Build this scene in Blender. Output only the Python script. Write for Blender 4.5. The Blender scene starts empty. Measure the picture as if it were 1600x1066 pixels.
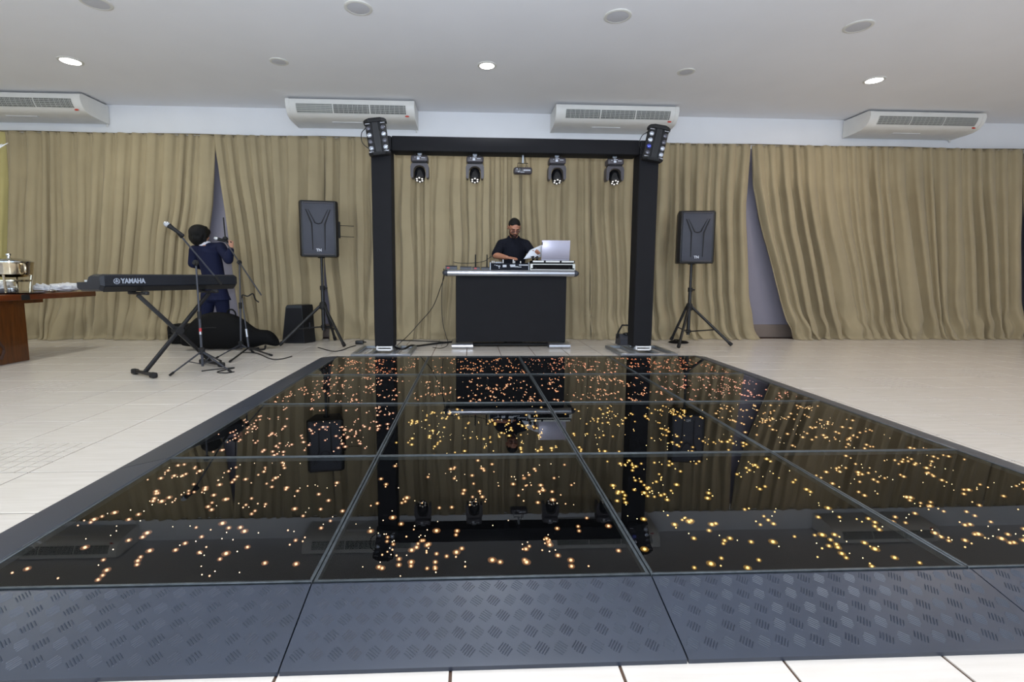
import bpy, bmesh, math, random
from mathutils import Vector, Matrix, noise, Euler
random.seed(7)
SC = bpy.context.scene
COL = SC.collection
R = math.radians

# ------------------------------------------------------------------ camera
FPX, SHX, SHY = 759.07, -30.5, -22.7
YAW, PITCH, ROLL = R(2.59), R(5.97), R(0.33)
CAM = Vector((1.459, -1.35, 0.958))
_f = Vector((math.sin(YAW) * math.cos(PITCH), math.cos(YAW) * math.cos(PITCH), -math.sin(PITCH)))
_r = Vector((math.cos(YAW), -math.sin(YAW), 0))
_u = _r.cross(_f)
_r2 = math.cos(ROLL) * _r + math.sin(ROLL) * _u
_u2 = -math.sin(ROLL) * _r + math.cos(ROLL) * _u
cd = bpy.data.cameras.new('camera')
cam = bpy.data.objects.new('camera', cd)
COL.objects.link(cam)
cd.sensor_width = 36.0
cd.lens = FPX / 1600 * 36
cd.shift_x = -SHX / 1600
cd.shift_y = SHY / 1600
cd.clip_end = 100
m = Matrix((_r2, _u2, -_f)).transposed().to_4x4()
m.translation = CAM
cam.matrix_world = m
SC.camera = cam

# ------------------------------------------------------------------ world, lamps, exposure
SC.view_settings.view_transform = 'Standard'
SC.view_settings.look = 'None'
SC.view_settings.gamma = 1.0
SC.view_settings.use_curve_mapping = False
SC.view_settings.exposure = 0.10
w = bpy.data.worlds.new('world')
SC.world = w
w.use_nodes = True
w.node_tree.nodes['Background'].inputs[0].default_value = (0.64, 0.82, 1.04, 1)
w.node_tree.nodes['Background'].inputs[1].default_value = 2.0
CEIL = 3.375


def lamp(x, y, power, col, size=0.2, spread=180):
    ld = bpy.data.lights.new('downlight_lamp', 'AREA')
    ld.shape = 'DISK'
    ld.size = size
    ld.energy = power
    ld.color = col
    ld.spread = R(spread)
    lo = bpy.data.objects.new('downlight_lamp', ld)
    lo.location = (x, y, CEIL - 0.03)
    COL.objects.link(lo)


COOL, WARM, GREEN = (0.92, 0.96, 1.0), (1.0, 0.85, 0.70), (0.98, 0.97, 0.84)
LAMPW = 16.0
for ly in (4.54, 2.2, -0.2, -2.6):
    for lx, lc in ((-3.1, GREEN), (1.65, COOL), (6.4, WARM)):
        lamp(lx, ly, LAMPW * (1.0 if ly > 4 else 0.9 if ly > 1 else 1.7), lc)
lamp(10.4, 3.0, LAMPW, WARM)
# the photographer's flash head, bounced off the ceiling
fd = bpy.data.lights.new('bounce_flash', 'AREA')
fd.shape = 'DISK'
fd.size = 0.09
fd.energy = 175
fd.color = (0.86, 0.93, 1.06)
fo_ = bpy.data.objects.new('bounce_flash', fd)
fo_.location = (1.459, -1.40, 1.15)
fo_.rotation_euler = (R(180 - 28), 0, 0)
COL.objects.link(fo_)
lamp(-5.6, 4.2, LAMPW * .5, (1.0, 0.9, 0.6))


# ------------------------------------------------------------------ helpers
def P(px, py, **k):
    d = _r2 * ((px - 800 - SHX) / FPX) + _u2 * (-(py - 533 - SHY) / FPX) + _f
    (a, v), = k.items()
    i = 'XYZ'.index(a)
    return CAM + d * ((v - CAM[i]) / d[i])


def lin(c):
    return tuple(((x / 255) / 12.92 if x / 255 <= 0.04045 else ((x / 255 + 0.055) / 1.055) ** 2.4) for x in c)


def mat(name, rgb, rough=0.5, metal=0.0, spec=0.5, var=0.06, scale=6.0, bump=0.0, bscale=80.0, stretch=(1, 1, 1), sheen=0.0, coat=0.0):
    ma = bpy.data.materials.new(name)
    ma.use_nodes = True
    nt = ma.node_tree
    b = nt.nodes['Principled BSDF']
    c = lin(rgb)
    tc = nt.nodes.new('ShaderNodeTexCoord')
    mp = nt.nodes.new('ShaderNodeMapping')
    mp.inputs['Scale'].default_value = stretch
    nt.links.new(tc.outputs['Object'], mp.inputs[0])
    nz = nt.nodes.new('ShaderNodeTexNoise')
    nz.inputs['Scale'].default_value = scale
    nz.inputs['Detail'].default_value = 4
    nt.links.new(mp.outputs[0], nz.inputs['Vector'])
    rp = nt.nodes.new('ShaderNodeValToRGB')
    rp.color_ramp.elements[0].position = 0.3
    rp.color_ramp.elements[1].position = 0.7
    rp.color_ramp.elements[0].color = (*[x * (1 - var) for x in c], 1)
    rp.color_ramp.elements[1].color = (*[min(1, x * (1 + var)) for x in c], 1)
    nt.links.new(nz.outputs['Fac'], rp.inputs[0])
    nt.links.new(rp.outputs[0], b.inputs['Base Color'])
    b.inputs['Roughness'].default_value = rough
    b.inputs['Metallic'].default_value = metal
    b.inputs['Specular IOR Level'].default_value = spec
    if sheen:
        b.inputs['Sheen Weight'].default_value = sheen
    if coat:
        b.inputs['Coat Weight'].default_value = coat
    if bump:
        n2 = nt.nodes.new('ShaderNodeTexNoise')
        n2.inputs['Scale'].default_value = bscale
        n2.inputs['Detail'].default_value = 3
        nt.links.new(mp.outputs[0], n2.inputs['Vector'])
        bp = nt.nodes.new('ShaderNodeBump')
        bp.inputs['Strength'].default_value = bump
        bp.inputs['Distance'].default_value = 0.01
        nt.links.new(n2.outputs['Fac'], bp.inputs['Height'])
        nt.links.new(bp.outputs[0], b.inputs['Normal'])
    return ma


def emit(name, rgb, strength, sample=True):
    ma = bpy.data.materials.new(name)
    ma.use_nodes = True
    nt = ma.node_tree
    nt.nodes.clear()
    o = nt.nodes.new('ShaderNodeOutputMaterial')
    e = nt.nodes.new('ShaderNodeEmission')
    e.inputs[0].default_value = (*lin(rgb), 1)
    e.inputs[1].default_value = strength
    nt.links.new(e.outputs[0], o.inputs[0])
    if not sample:
        ma.cycles.emission_sampling = 'NONE'
    return ma


RM = {}


class MB:
    def __init__(self):
        self.bm = bmesh.new()

    def box(self, c, s, rot=None, bev=0.0, seg=1):
        M = Matrix.Translation(Vector(c)) @ (rot.to_4x4() if rot is not None else Matrix.Identity(4)) @ Matrix.Diagonal((s[0], s[1], s[2], 1))
        g = bmesh.ops.create_cube(self.bm, size=1.0, matrix=M)
        if bev:
            es = list({e for v in g['verts'] for e in v.link_edges})
            bmesh.ops.bevel(self.bm, geom=es, offset=bev, segments=seg, profile=0.5, affect='EDGES')
        return self

    def loft(self, rings, cap=True, closed=True):
        vs = [[self.bm.verts.new(p) for p in r] for r in rings]
        n = len(rings[0])
        for a, b in zip(vs, vs[1:]):
            for i in range(n if closed else n - 1):
                j = (i + 1) % n
                self.bm.faces.new((a[i], a[j], b[j], b[i]))
        if cap and closed:
            self.bm.faces.new(vs[0][::-1])
            self.bm.faces.new(vs[-1])
        return self

    def tube(self, pts, r, n=8, cap=True):
        pts = [Vector(p) for p in pts]
        if not isinstance(r, (list, tuple)):
            r = [r] * len(pts)
        rings = []
        prev = None
        for i, p in enumerate(pts):
            t = (pts[min(i + 1, len(pts) - 1)] - pts[max(i - 1, 0)])
            t = t.normalized() if t.length > 1e-9 else Vector((0, 0, 1))
            if prev is None:
                a = Vector((0, 0, 1)) if abs(t.z) < 0.9 else Vector((1, 0, 0))
                x = t.cross(a).normalized()
            else:
                x = (prev - t * prev.dot(t)).normalized()
            prev = x
            y = t.cross(x)
            rings.append([p + (x * math.cos(2 * math.pi * k / n) + y * math.sin(2 * math.pi * k / n)) * r[i] for k in range(n)])
        return self.loft(rings, cap)

    def cyl(self, p0, p1, r0, r1=None, n=14):
        return self.tube([p0, p1], [r0, r0 if r1 is None else r1], n)

    def lathe(self, prof, c=(0, 0, 0), n=24, rot=None):
        c = Vector(c)
        rings = []
        for rr, z in prof:
            ring = []
            for k in range(n):
                v = Vector((rr * math.cos(2 * math.pi * k / n), rr * math.sin(2 * math.pi * k / n), z))
                ring.append(c + (rot @ v if rot is not None else v))
            rings.append(ring)
        return self.loft(rings)

    def ball(self, c, r, rot=None, u=16, v=10):
        if not isinstance(r, (list, tuple)):
            r = (r, r, r)
        M = Matrix.Translation(Vector(c)) @ (rot.to_4x4() if rot is not None else Matrix.Identity(4)) @ Matrix.Diagonal((*r, 1))
        bmesh.ops.create_uvsphere(self.bm, u_segments=u, v_segments=v, radius=1, matrix=M)
        return self

    def limb(self, pts, rs, n=12):
        pts = [Vector(p) for p in pts]
        for i in range(len(pts) - 1):
            self.cyl(pts[i], pts[i + 1], rs[i], rs[i + 1], n)
        for p, r in zip(pts, rs):
            self.ball(p, r, u=n, v=8)
        return self

    def prism(self, poly, fn, a, b):
        """poly of (s,t); fn(s,t,d) -> point; extruded from d=a to d=b"""
        return self.loft([[Vector(fn(s, t, a)) for s, t in poly], [Vector(fn(s, t, b)) for s, t in poly]])

    def build(self, name, ma, parent=None, loc=None, local=False, angle=40, smooth=True, **props):
        bm = self.bm
        bmesh.ops.recalc_face_normals(bm, faces=bm.faces)
        if smooth:
            for f in bm.faces:
                f.smooth = True
            for e in bm.edges:
                if len(e.link_faces) == 2:
                    e.smooth = e.calc_face_angle(0) < R(angle)
        if parent is not None and not local:
            r = parent
            while r.parent is not None:
                r = r.parent
            bm.transform(RM[r.name].inverted())
        elif loc is not None:
            bm.transform(Matrix.Translation(-Vector(loc)))
        me = bpy.data.meshes.new(name)
        bm.to_mesh(me)
        bm.free()
        me.materials.append(ma)
        o = bpy.data.objects.new(name, me)
        COL.objects.link(o)
        if parent is not None:
            o.parent = parent
        else:
            o.location = loc or (0, 0, 0)
            RM[o.name] = Matrix.Translation(Vector(loc or (0, 0, 0)))
        for k, v in props.items():
            o[k] = v
        return o


def thing(name, label, cat, loc=(0, 0, 0), rz=0.0, group=None):
    o = bpy.data.objects.new(name, None)
    o.empty_display_size = 0.1
    COL.objects.link(o)
    o.location = loc
    o.rotation_euler = (0, 0, rz)
    RM[o.name] = Matrix.Translation(Vector(loc)) @ Matrix.Rotation(rz, 4, 'Z')
    o['label'] = label
    o['category'] = cat
    if group:
        o['group'] = group
    return o


def tagged(o, label, cat, group=None):
    o['label'] = label
    o['category'] = cat
    if group:
        o['group'] = group
    return o


def share(src, parent, name=None, loc=(0, 0, 0), rot=(0, 0, 0)):
    o = src.copy()
    COL.objects.link(o)
    o.parent = parent
    return o


def dup(root, loc, rz, label):
    r = root.copy()
    COL.objects.link(r)
    r.location = loc
    r.rotation_euler = (0, 0, rz)
    r['label'] = label
    RM[r.name] = Matrix.Translation(Vector(loc)) @ Matrix.Rotation(rz, 4, 'Z')
    for ch in list(root.children):
        c = ch.copy()
        COL.objects.link(c)
        c.parent = r
        for g in list(ch.children):
            d = g.copy()
            COL.objects.link(d)
            d.parent = c
    return r


def remesh(mb, name, ma, parent, voxel=0.007, smooth=5):
    bm = mb.bm
    bmesh.ops.recalc_face_normals(bm, faces=bm.faces)
    me = bpy.data.meshes.new('tmp')
    bm.to_mesh(me)
    bm.free()
    o = bpy.data.objects.new('tmp', me)
    COL.objects.link(o)
    md = o.modifiers.new('r', 'REMESH')
    md.mode = 'VOXEL'
    md.voxel_size = voxel
    s = o.modifiers.new('s', 'SMOOTH')
    s.factor = 0.5
    s.iterations = smooth
    bpy.context.view_layer.update()
    ev = o.evaluated_get(bpy.context.evaluated_depsgraph_get())
    nm = bpy.data.meshes.new_from_object(ev)
    bpy.data.objects.remove(o)
    out = MB()
    out.bm.from_mesh(nm)
    bpy.data.meshes.remove(nm)
    return out.build(name, ma, parent, angle=180)


def text_mb(s, size, extrude, M, bold=0.0):
    c = bpy.data.curves.new('txt', 'FONT')
    c.body = s
    c.size = size
    c.extrude = extrude
    c.offset = bold
    c.align_x = 'LEFT'
    c.align_y = 'CENTER'
    o = bpy.data.objects.new('txt', c)
    COL.objects.link(o)
    bpy.context.view_layer.update()
    me = bpy.data.meshes.new_from_object(o.evaluated_get(bpy.context.evaluated_depsgraph_get()))
    bpy.data.objects.remove(o)
    mb = MB()
    mb.bm.from_mesh(me)
    bpy.data.meshes.remove(me)
    mb.bm.transform(M)
    return mb


def lerp(a, b, t):
    return a + (b - a) * t


def sstep(a, b, x):
    t = max(0.0, min(1.0, (x - a) / (b - a)))
    return t * t * (3 - 2 * t)


def interp(tab, x):
    if x <= tab[0][0]:
        return tab[0][1]
    for (a, va), (b, vb) in zip(tab, tab[1:]):
        if x <= b:
            return lerp(va, vb, (x - a) / (b - a))
    return tab[-1][1]


def arc(pts, n=24):
    """Catmull-Rom through points"""
    pts = [Vector(p) for p in pts]
    q = [pts[0] * 2 - pts[1]] + pts + [pts[-1] * 2 - pts[-2]]
    out = []
    seg = len(pts) - 1
    for i in range(seg):
        a, b, c, d = q[i:i + 4]
        k = max(2, n // seg)
        for j in range(k):
            t = j / k
            out.append(0.5 * ((2 * b) + (c - a) * t + (2 * a - 5 * b + 4 * c - d) * t * t + (3 * b - a - 3 * c + d) * t ** 3))
    out.append(pts[-1])
    return out


# ------------------------------------------------------------------ materials
M_wall = mat('white_plaster', (236, 236, 237), 0.75, var=0.02, scale=2, bump=0.05, bscale=40)
M_ceil = mat('ceiling_paint', (238, 238, 240), 0.7, var=0.015, scale=1.5)
M_base = mat('baseboard_paint', (122, 108, 98), 0.5, var=0.05)
M_wallshade = mat('grey_lilac_shaded_wall', (134, 130, 142), 0.7, var=0.03, scale=2)
M_grout = mat('brown_grout', (84, 62, 48), 0.8, var=0.15, scale=12)
M_curtain = mat('khaki_curtain_cloth', (160, 146, 116), 0.85, spec=0.2, var=0.05, scale=3, bump=0.12, bscale=320, sheen=0.15)
M_curtain_y = mat('yellow_curtain_cloth', (178, 166, 112), 0.85, spec=0.2, var=0.05, scale=3, sheen=0.15)
M_rod = mat('dark_khaki_cord', (110, 98, 72), 0.8)
M_acw = mat('white_ac_plastic', (226, 224, 218), 0.4, var=0.03)
M_acd = mat('grey_grille_recess', (78, 80, 78), 0.6)
M_acv = mat('grille_plastic', (186, 186, 180), 0.45)
M_red = mat('red_badge', (190, 60, 40), 0.4)
M_discoff = mat('unlit_diffuser', (196, 196, 200), 0.5, var=0.02)
M_discring = mat('lamp_trim_white', (216, 214, 206), 0.45, var=0.02)
M_lit = emit('lit_diffuser', (255, 255, 255), 14.0, sample=False)
M_blackcloth = mat('black_stretch_cloth', (17, 17, 21), 0.75, spec=0.3, var=0.1, bump=0.05, bscale=300)
M_blackpl = mat('black_plastic', (18, 19, 22), 0.42, var=0.1)
M_blackmat = mat('matt_black', (14, 14, 16), 0.7, var=0.1)
M_grill = mat('speaker_grille_steel', (58, 60, 70), 0.5, var=0.08, bump=0.25, bscale=500)
M_groove = mat('grille_groove', (22, 22, 27), 0.6)
M_fixture = mat('grey_fixture_plastic', (66, 62, 66), 0.42, var=0.08)
M_shinyblk = mat('glossy_black', (14, 15, 18), 0.12, var=0.1, coat=0.5)
M_lens = mat('clear_lens', (205, 210, 222), 0.08, metal=0.75, var=0.25, scale=40)
M_lensw = emit('lens_white', (255, 252, 248), 1.1, sample=False)
M_alu = mat('brushed_aluminium', (196, 198, 204), 0.28, metal=0.9, var=0.05, scale=20, stretch=(1, 12, 12))
M_alud = mat('dull_aluminium', (150, 155, 160), 0.38, metal=0.85, var=0.08, scale=14)
M_frame = mat('dark_steel_frame', (74, 80, 84), 0.4, metal=0.5, var=0.25, scale=30)
M_rubber = mat('black_rubber_ramp', (40, 47, 60), 0.36, spec=0.6, var=0.10, scale=5)
M_white = mat('white_paint', (228, 228, 228), 0.5, var=0.03)
M_mark = mat('pale_print', (196, 200, 208), 0.5, var=0.05)
M_kb = mat('keyboard_body_black', (20, 25, 34), 0.42, var=0.08)
M_kbd = mat('keyboard_underside', (16, 16, 18), 0.6)
M_mixer = mat('mixer_navy_black', (17, 20, 30), 0.7, spec=0.2)
M_logo = mat('grey_lettering', (164, 172, 186), 0.5, var=0.03)
M_wood = mat('varnished_wood', (88, 48, 14), 0.3, var=0.35, scale=5, stretch=(6, 6, 0.8), coat=0.3)
M_woodtop = mat('varnished_table_top', (98, 46, 16), 0.28, var=0.3, scale=5, stretch=(6, 0.8, 6), coat=0.3)
M_gold = mat('polished_steel_warm', (208, 194, 168), 0.12, metal=1.0, var=0.15, scale=14)
M_steel = mat('polished_steel', (206, 206, 204), 0.1, metal=1.0, var=0.1)
M_film = mat('white_plastic_film', (224, 226, 232), 0.22, var=0.08, scale=20, bump=0.6, bscale=60)
M_navy = mat('navy_suit_wool', (20, 25, 52), 0.8, spec=0.2, var=0.12, scale=8)
M_navyt = mat('dark_navy_cotton', (16, 18, 28), 0.85, spec=0.2, var=0.12, scale=8)
M_skin = mat('light_brown_skin', (176, 122, 96), 0.5, var=0.06)
M_skin2 = mat('fair_skin', (196, 146, 120), 0.5, var=0.05)
M_hair = mat('black_hair', (9, 8, 7), 0.6, spec=0.25, var=0.3, scale=30, bump=0.5, bscale=160, stretch=(3, 3, 0.6))
M_beard = mat('dark_beard', (46, 32, 26), 0.7, var=0.3, scale=60)
M_lip = mat('lip', (150, 88, 78), 0.5)
M_cotton = mat('white_cotton', (226, 226, 232), 0.8)
M_silver = mat('silver_laptop_lid', (182, 178, 192), 0.35, metal=0.35, var=0.02)
M_paper = mat('white_paper', (226, 230, 238), 0.7, var=0.02)
M_nylon = mat('black_nylon', (9, 9, 10), 0.8, spec=0.2, var=0.15, bump=0.15, bscale=200)
M_chrome = mat('mic_grille_chrome', (200, 204, 210), 0.25, metal=0.9, bump=0.5, bscale=500)
M_cable = mat('black_cable', (16, 16, 18), 0.5)
M_redpl = mat('red_plastic', (180, 50, 55), 0.4)
M_casealu = mat('flight_case_edge', (206, 206, 200), 0.4, metal=0.35, var=0.05)
M_gdark = mat('grey_device', (58, 60, 68), 0.45)

# tile: cream porcelain with fine streaks
M_tile = bpy.data.materials.new('cream_porcelain_tile')
M_tile.use_nodes = True
nt = M_tile.node_tree
b = nt.nodes['Principled BSDF']
tc = nt.nodes.new('ShaderNodeTexCoord')
oi = nt.nodes.new('ShaderNodeObjectInfo')
mp = nt.nodes.new('ShaderNodeMapping')
mp.inputs['Scale'].default_value = (1.2, 14, 1)
nt.links.new(tc.outputs['Object'], mp.inputs[0])
ad = nt.nodes.new('ShaderNodeVectorMath')
nt.links.new(mp.outputs[0], ad.inputs[0])
sc_ = nt.nodes.new('ShaderNodeVectorMath')
sc_.operation = 'SCALE'
sc_.inputs['Scale'].default_value = 37.0
cx = nt.nodes.new('ShaderNodeCombineXYZ')
nt.links.new(oi.outputs['Random'], cx.inputs[0])
nt.links.new(oi.outputs['Random'], cx.inputs[1])
nt.links.new(cx.outputs[0], sc_.inputs[0])
nt.links.new(sc_.outputs[0], ad.inputs[1])
nz = nt.nodes.new('ShaderNodeTexNoise')
nz.inputs['Scale'].default_value = 3.0
nz.inputs['Detail'].default_value = 5
nt.links.new(ad.outputs[0], nz.inputs['Vector'])
rp = nt.nodes.new('ShaderNodeValToRGB')
rp.color_ramp.elements[0].position = 0.25
rp.color_ramp.elements[1].position = 0.75
rp.color_ramp.elements[0].color = (*lin((206, 198, 188)), 1)
rp.color_ramp.elements[1].color = (*lin((217, 210, 201)), 1)
nt.links.new(nz.outputs['Fac'], rp.inputs[0])
nt.links.new(rp.outputs[0], b.inputs['Base Color'])
b.inputs['Roughness'].default_value = 0.22
b.inputs['Specular IOR Level'].default_value = 0.5

# tinted glass sheet: clear dark tint plus mirror-like surface reflection
M_glass = bpy.data.materials.new('tinted_floor_glass')
M_glass.use_nodes = True
nt = M_glass.node_tree
nt.nodes.clear()
out = nt.nodes.new('ShaderNodeOutputMaterial')
mx = nt.nodes.new('ShaderNodeMixShader')
fr = nt.nodes.new('ShaderNodeFresnel')
fr.inputs['IOR'].default_value = 1.42
tr = nt.nodes.new('ShaderNodeBsdfTransparent')
tr.inputs[0].default_value = (0.86, 0.86, 0.84, 1)
gl = nt.nodes.new('ShaderNodeBsdfGlossy')
gl.inputs['Roughness'].default_value = 0.015
gl.inputs['Color'].default_value = (0.95, 0.95, 0.95, 1)
geo = nt.nodes.new('ShaderNodeNewGeometry')
inv = nt.nodes.new('ShaderNodeMath')
inv.operation = 'SUBTRACT'
inv.inputs[0].default_value = 1.0
nt.links.new(geo.outputs['Backfacing'], inv.inputs[1])
mu = nt.nodes.new('ShaderNodeMath')
mu.operation = 'MULTIPLY'
nt.links.new(fr.outputs[0], mu.inputs[0])
nt.links.new(inv.outputs[0], mu.inputs[1])
nt.links.new(mu.outputs[0], mx.inputs[0])
nt.links.new(tr.outputs[0], mx.inputs[1])
nt.links.new(gl.outputs[0], mx.inputs[2])
nt.links.new(mx.outputs[0], out.inputs[0])
M_tray = mat('black_mirror_tray', (9, 10, 13), 0.5, spec=0.0, var=0.2, scale=3)
M_clear = bpy.data.materials.new('clear_spectacle_lens')
M_clear.use_nodes = True
nt = M_clear.node_tree
nt.nodes.clear()
out = nt.nodes.new('ShaderNodeOutputMaterial')
mx = nt.nodes.new('ShaderNodeMixShader')
mx.inputs[0].default_value = 0.25
tr = nt.nodes.new('ShaderNodeBsdfTransparent')
gl = nt.nodes.new('ShaderNodeBsdfGlossy')
gl.inputs['Roughness'].default_value = 0.1
nt.links.new(tr.outputs[0], mx.inputs[1])
nt.links.new(gl.outputs[0], mx.inputs[2])
nt.links.new(mx.outputs[0], out.inputs[0])

# ------------------------------------------------------------------ setting
XL, XR, YB, YF = -6.6, 11.6, 6.18, -3.6
T = 0.417
TX, TY = -0.674, 1.426
mb = MB()
mb.box(((XL + XR) / 2, (YB + YF) / 2, -0.054), (XR - XL + 0.4, YB - YF + 0.4, 0.1))
floor = mb.build('floor', M_grout, kind='structure', label='cream porcelain tiled hall floor with brown joints')
g = 0.0042


def tile_mb(w=T, d=T):
    q = MB()
    a, c = w / 2 - g, d / 2 - g
    h = 0.0035
    bot = [(-a, -c, -0.004), (a, -c, -0.004), (a, c, -0.004), (-a, c, -0.004)]
    mid = [(-a, -c, -0.001), (a, -c, -0.001), (a, c, -0.001), (-a, c, -0.001)]
    e = 0.0012
    top = [(-a + e, -c + e, 0), (a - e, -c + e, 0), (a - e, c - e, 0), (-a + e, c - e, 0)]
    q.loft([[Vector(p) for p in r] for r in (bot, mid, top)])
    return q


t0 = tile_mb().build('tile', M_tile, floor, local=True, smooth=False)
cells = []
MOS = {(-1, -1), (-4, 3), (14, 3), (17, 4), (-1, 6), (-1, 4), (4, 9)}
for i in range(int((XL - TX) / T) - 1, int((XR - TX) / T) + 1):
    for j in range(int((YF - TY) / T) - 1, int((YB - TY) / T) + 1):
        x, y = TX + (i + .5) * T, TY + (j + .5) * T
        if x - T / 2 < XL or x + T / 2 > XR or y - T / 2 < YF or y + T / 2 > YB:
            continue
        if -0.2 < x - T / 2 and x + T / 2 < 4.2 and -0.2 < y - T / 2 and y + T / 2 < 4.2:
            continue
        dv = Vector((x, y, 0)) - CAM
        zc = dv.dot(_f)
        px = 800 + SHX + FPX * dv.dot(_r2) / zc if zc > 0.2 else -9999
        py = 533 + SHY - FPX * dv.dot(_u2) / zc if zc > 0.2 else 9999
        vis = -120 < px < 1720 and 400 < py < 1150
        cells.append((0 if vis else 1, zc if vis else 99, x, y, i, j))
cells.sort()
mos = None
fm = MB()
count = 0
for vflag, zc, x, y, i, j in cells:
    if (i, j) in MOS:
        if mos is None:
            q = MB()
            n = 6
            s = T / n
            for a in range(n):
                for c in range(n):
                    q.box((-T / 2 + (a + .5) * s, -T / 2 + (c + .5) * s, -0.002), (s - 0.006, s - 0.006, 0.004))
            mos = q.build('mosaic_tile', M_tile, floor, local=True, smooth=False, kind='stuff', label='cream mosaic inset of small squares')
            mos.location = (x, y, 0)
        else:
            o = share(mos, floor)
            o.location = (x, y, 0)
        continue
    if vflag == 0 and count < 290:
        if count == 0:
            o = t0
        else:
            o = share(t0, floor)
        o.location = (x, y, 0)
        count += 1
    else:
        fm.box((x, y, -0.002), (T - 2 * g, T - 2 * g, 0.004))
fm.build('tile_field', M_tile, floor, local=True, smooth=False, kind='stuff')


def struct(name, mb, ma):
    return mb.build(name, ma, kind='structure', smooth=False)


q = MB(); q.box(((XL + XR) / 2, YB + 0.1, CEIL / 2), (XR - XL + 0.4, 0.2, CEIL)); struct('wall_back', q, M_wall)
q = MB(); q.box((XL - 0.1, (YB + YF) / 2, CEIL / 2), (0.2, YB - YF, CEIL)); struct('wall_left', q, M_wall)
q = MB(); q.box((XR + 0.1, (YB + YF) / 2, CEIL / 2), (0.2, YB - YF, CEIL)); struct('wall_right', q, M_wall)
# wall behind the camera: a header and piers around three wide open doorways to the yard
q = MB()
q.box(((XL + XR) / 2, YF - 0.1, 2.95), (XR - XL + 0.4, 0.2, 0.85))
for x in (XL, -0.6, 5.4, XR):
    q.box((x, YF - 0.1, 1.262), (0.5, 0.2, 2.524))
struct('wall_front', q, M_wall)
q = MB(); q.box(((XL + XR) / 2, (YB + YF) / 2, CEIL + 0.06), (XR - XL + 0.4, YB - YF + 0.4, 0.12)); struct('ceiling', q, M_ceil)
q = MB(); q.box(((XL + XR) / 2, YB - 0.003, 1.46), (XR - XL, 0.006, 2.92)); struct('back_wall_shade', q, M_wallshade)  # sheet added behind the curtains; wall grey with their shade mixed in
q = MB(); q.box(((XL + XR) / 2, YB - 0.011, 0.105), (XR - XL, 0.016, 0.205), bev=0.004); struct('baseboard_back', q, M_base)

# ------------------------------------------------------------------ ceiling lamps
def downlight(px, py, lit, label, r=0.115):
    p = P(px, py, Z=CEIL)
    t = thing('ceiling_lamp' if lit else 'recessed_lamp', label, 'ceiling lamp', (p.x, p.y, CEIL), group=None)
    q = MB()
    q.lathe([(r + .012, 0), (r + .012, -0.006), (r, -0.012), (r - .014, -0.010), (r - .014, 0)], (p.x, p.y, CEIL), 32)
    q.build('trim_ring', M_discring, t)
    q = MB()
    q.lathe([(r - .015, -0.001), (r - .015, -0.008), (r * .5, -0.0115), (0.002, -0.012)], (p.x, p.y, CEIL), 32)
    q.build('diffuser', M_lit if lit else M_discoff, t)


downlight(110, 95, True, 'lit round downlight at the left, above the left air conditioner', 0.112)
downlight(761, 102, True, 'lit round downlight in the middle above the dance floor', 0.098)
downlight(1366, 125, True, 'lit round downlight at the right, above the rightmost air conditioner', 0.105)
downlight(436, 96, False, 'small unlit round downlight between the left and middle lit ones', 0.09)
downlight(1072, 112, False, 'small unlit round downlight between the middle and right lit ones', 0.09)
downlight(150, 4, False, 'large unlit ceiling disc cut by the top edge, leftmost of four')
downlight(560, 12, False, 'large unlit ceiling disc with grey smudge, second from left')
downlight(965, 25, False, 'large unlit ceiling disc, third from left near the top edge')
downlight(1341, 41, False, 'large unlit grey ceiling disc nearest the right, above right lit downlight')

# ------------------------------------------------------------------ air conditioners
ACY = 5.66
ACW = 1.70


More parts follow.
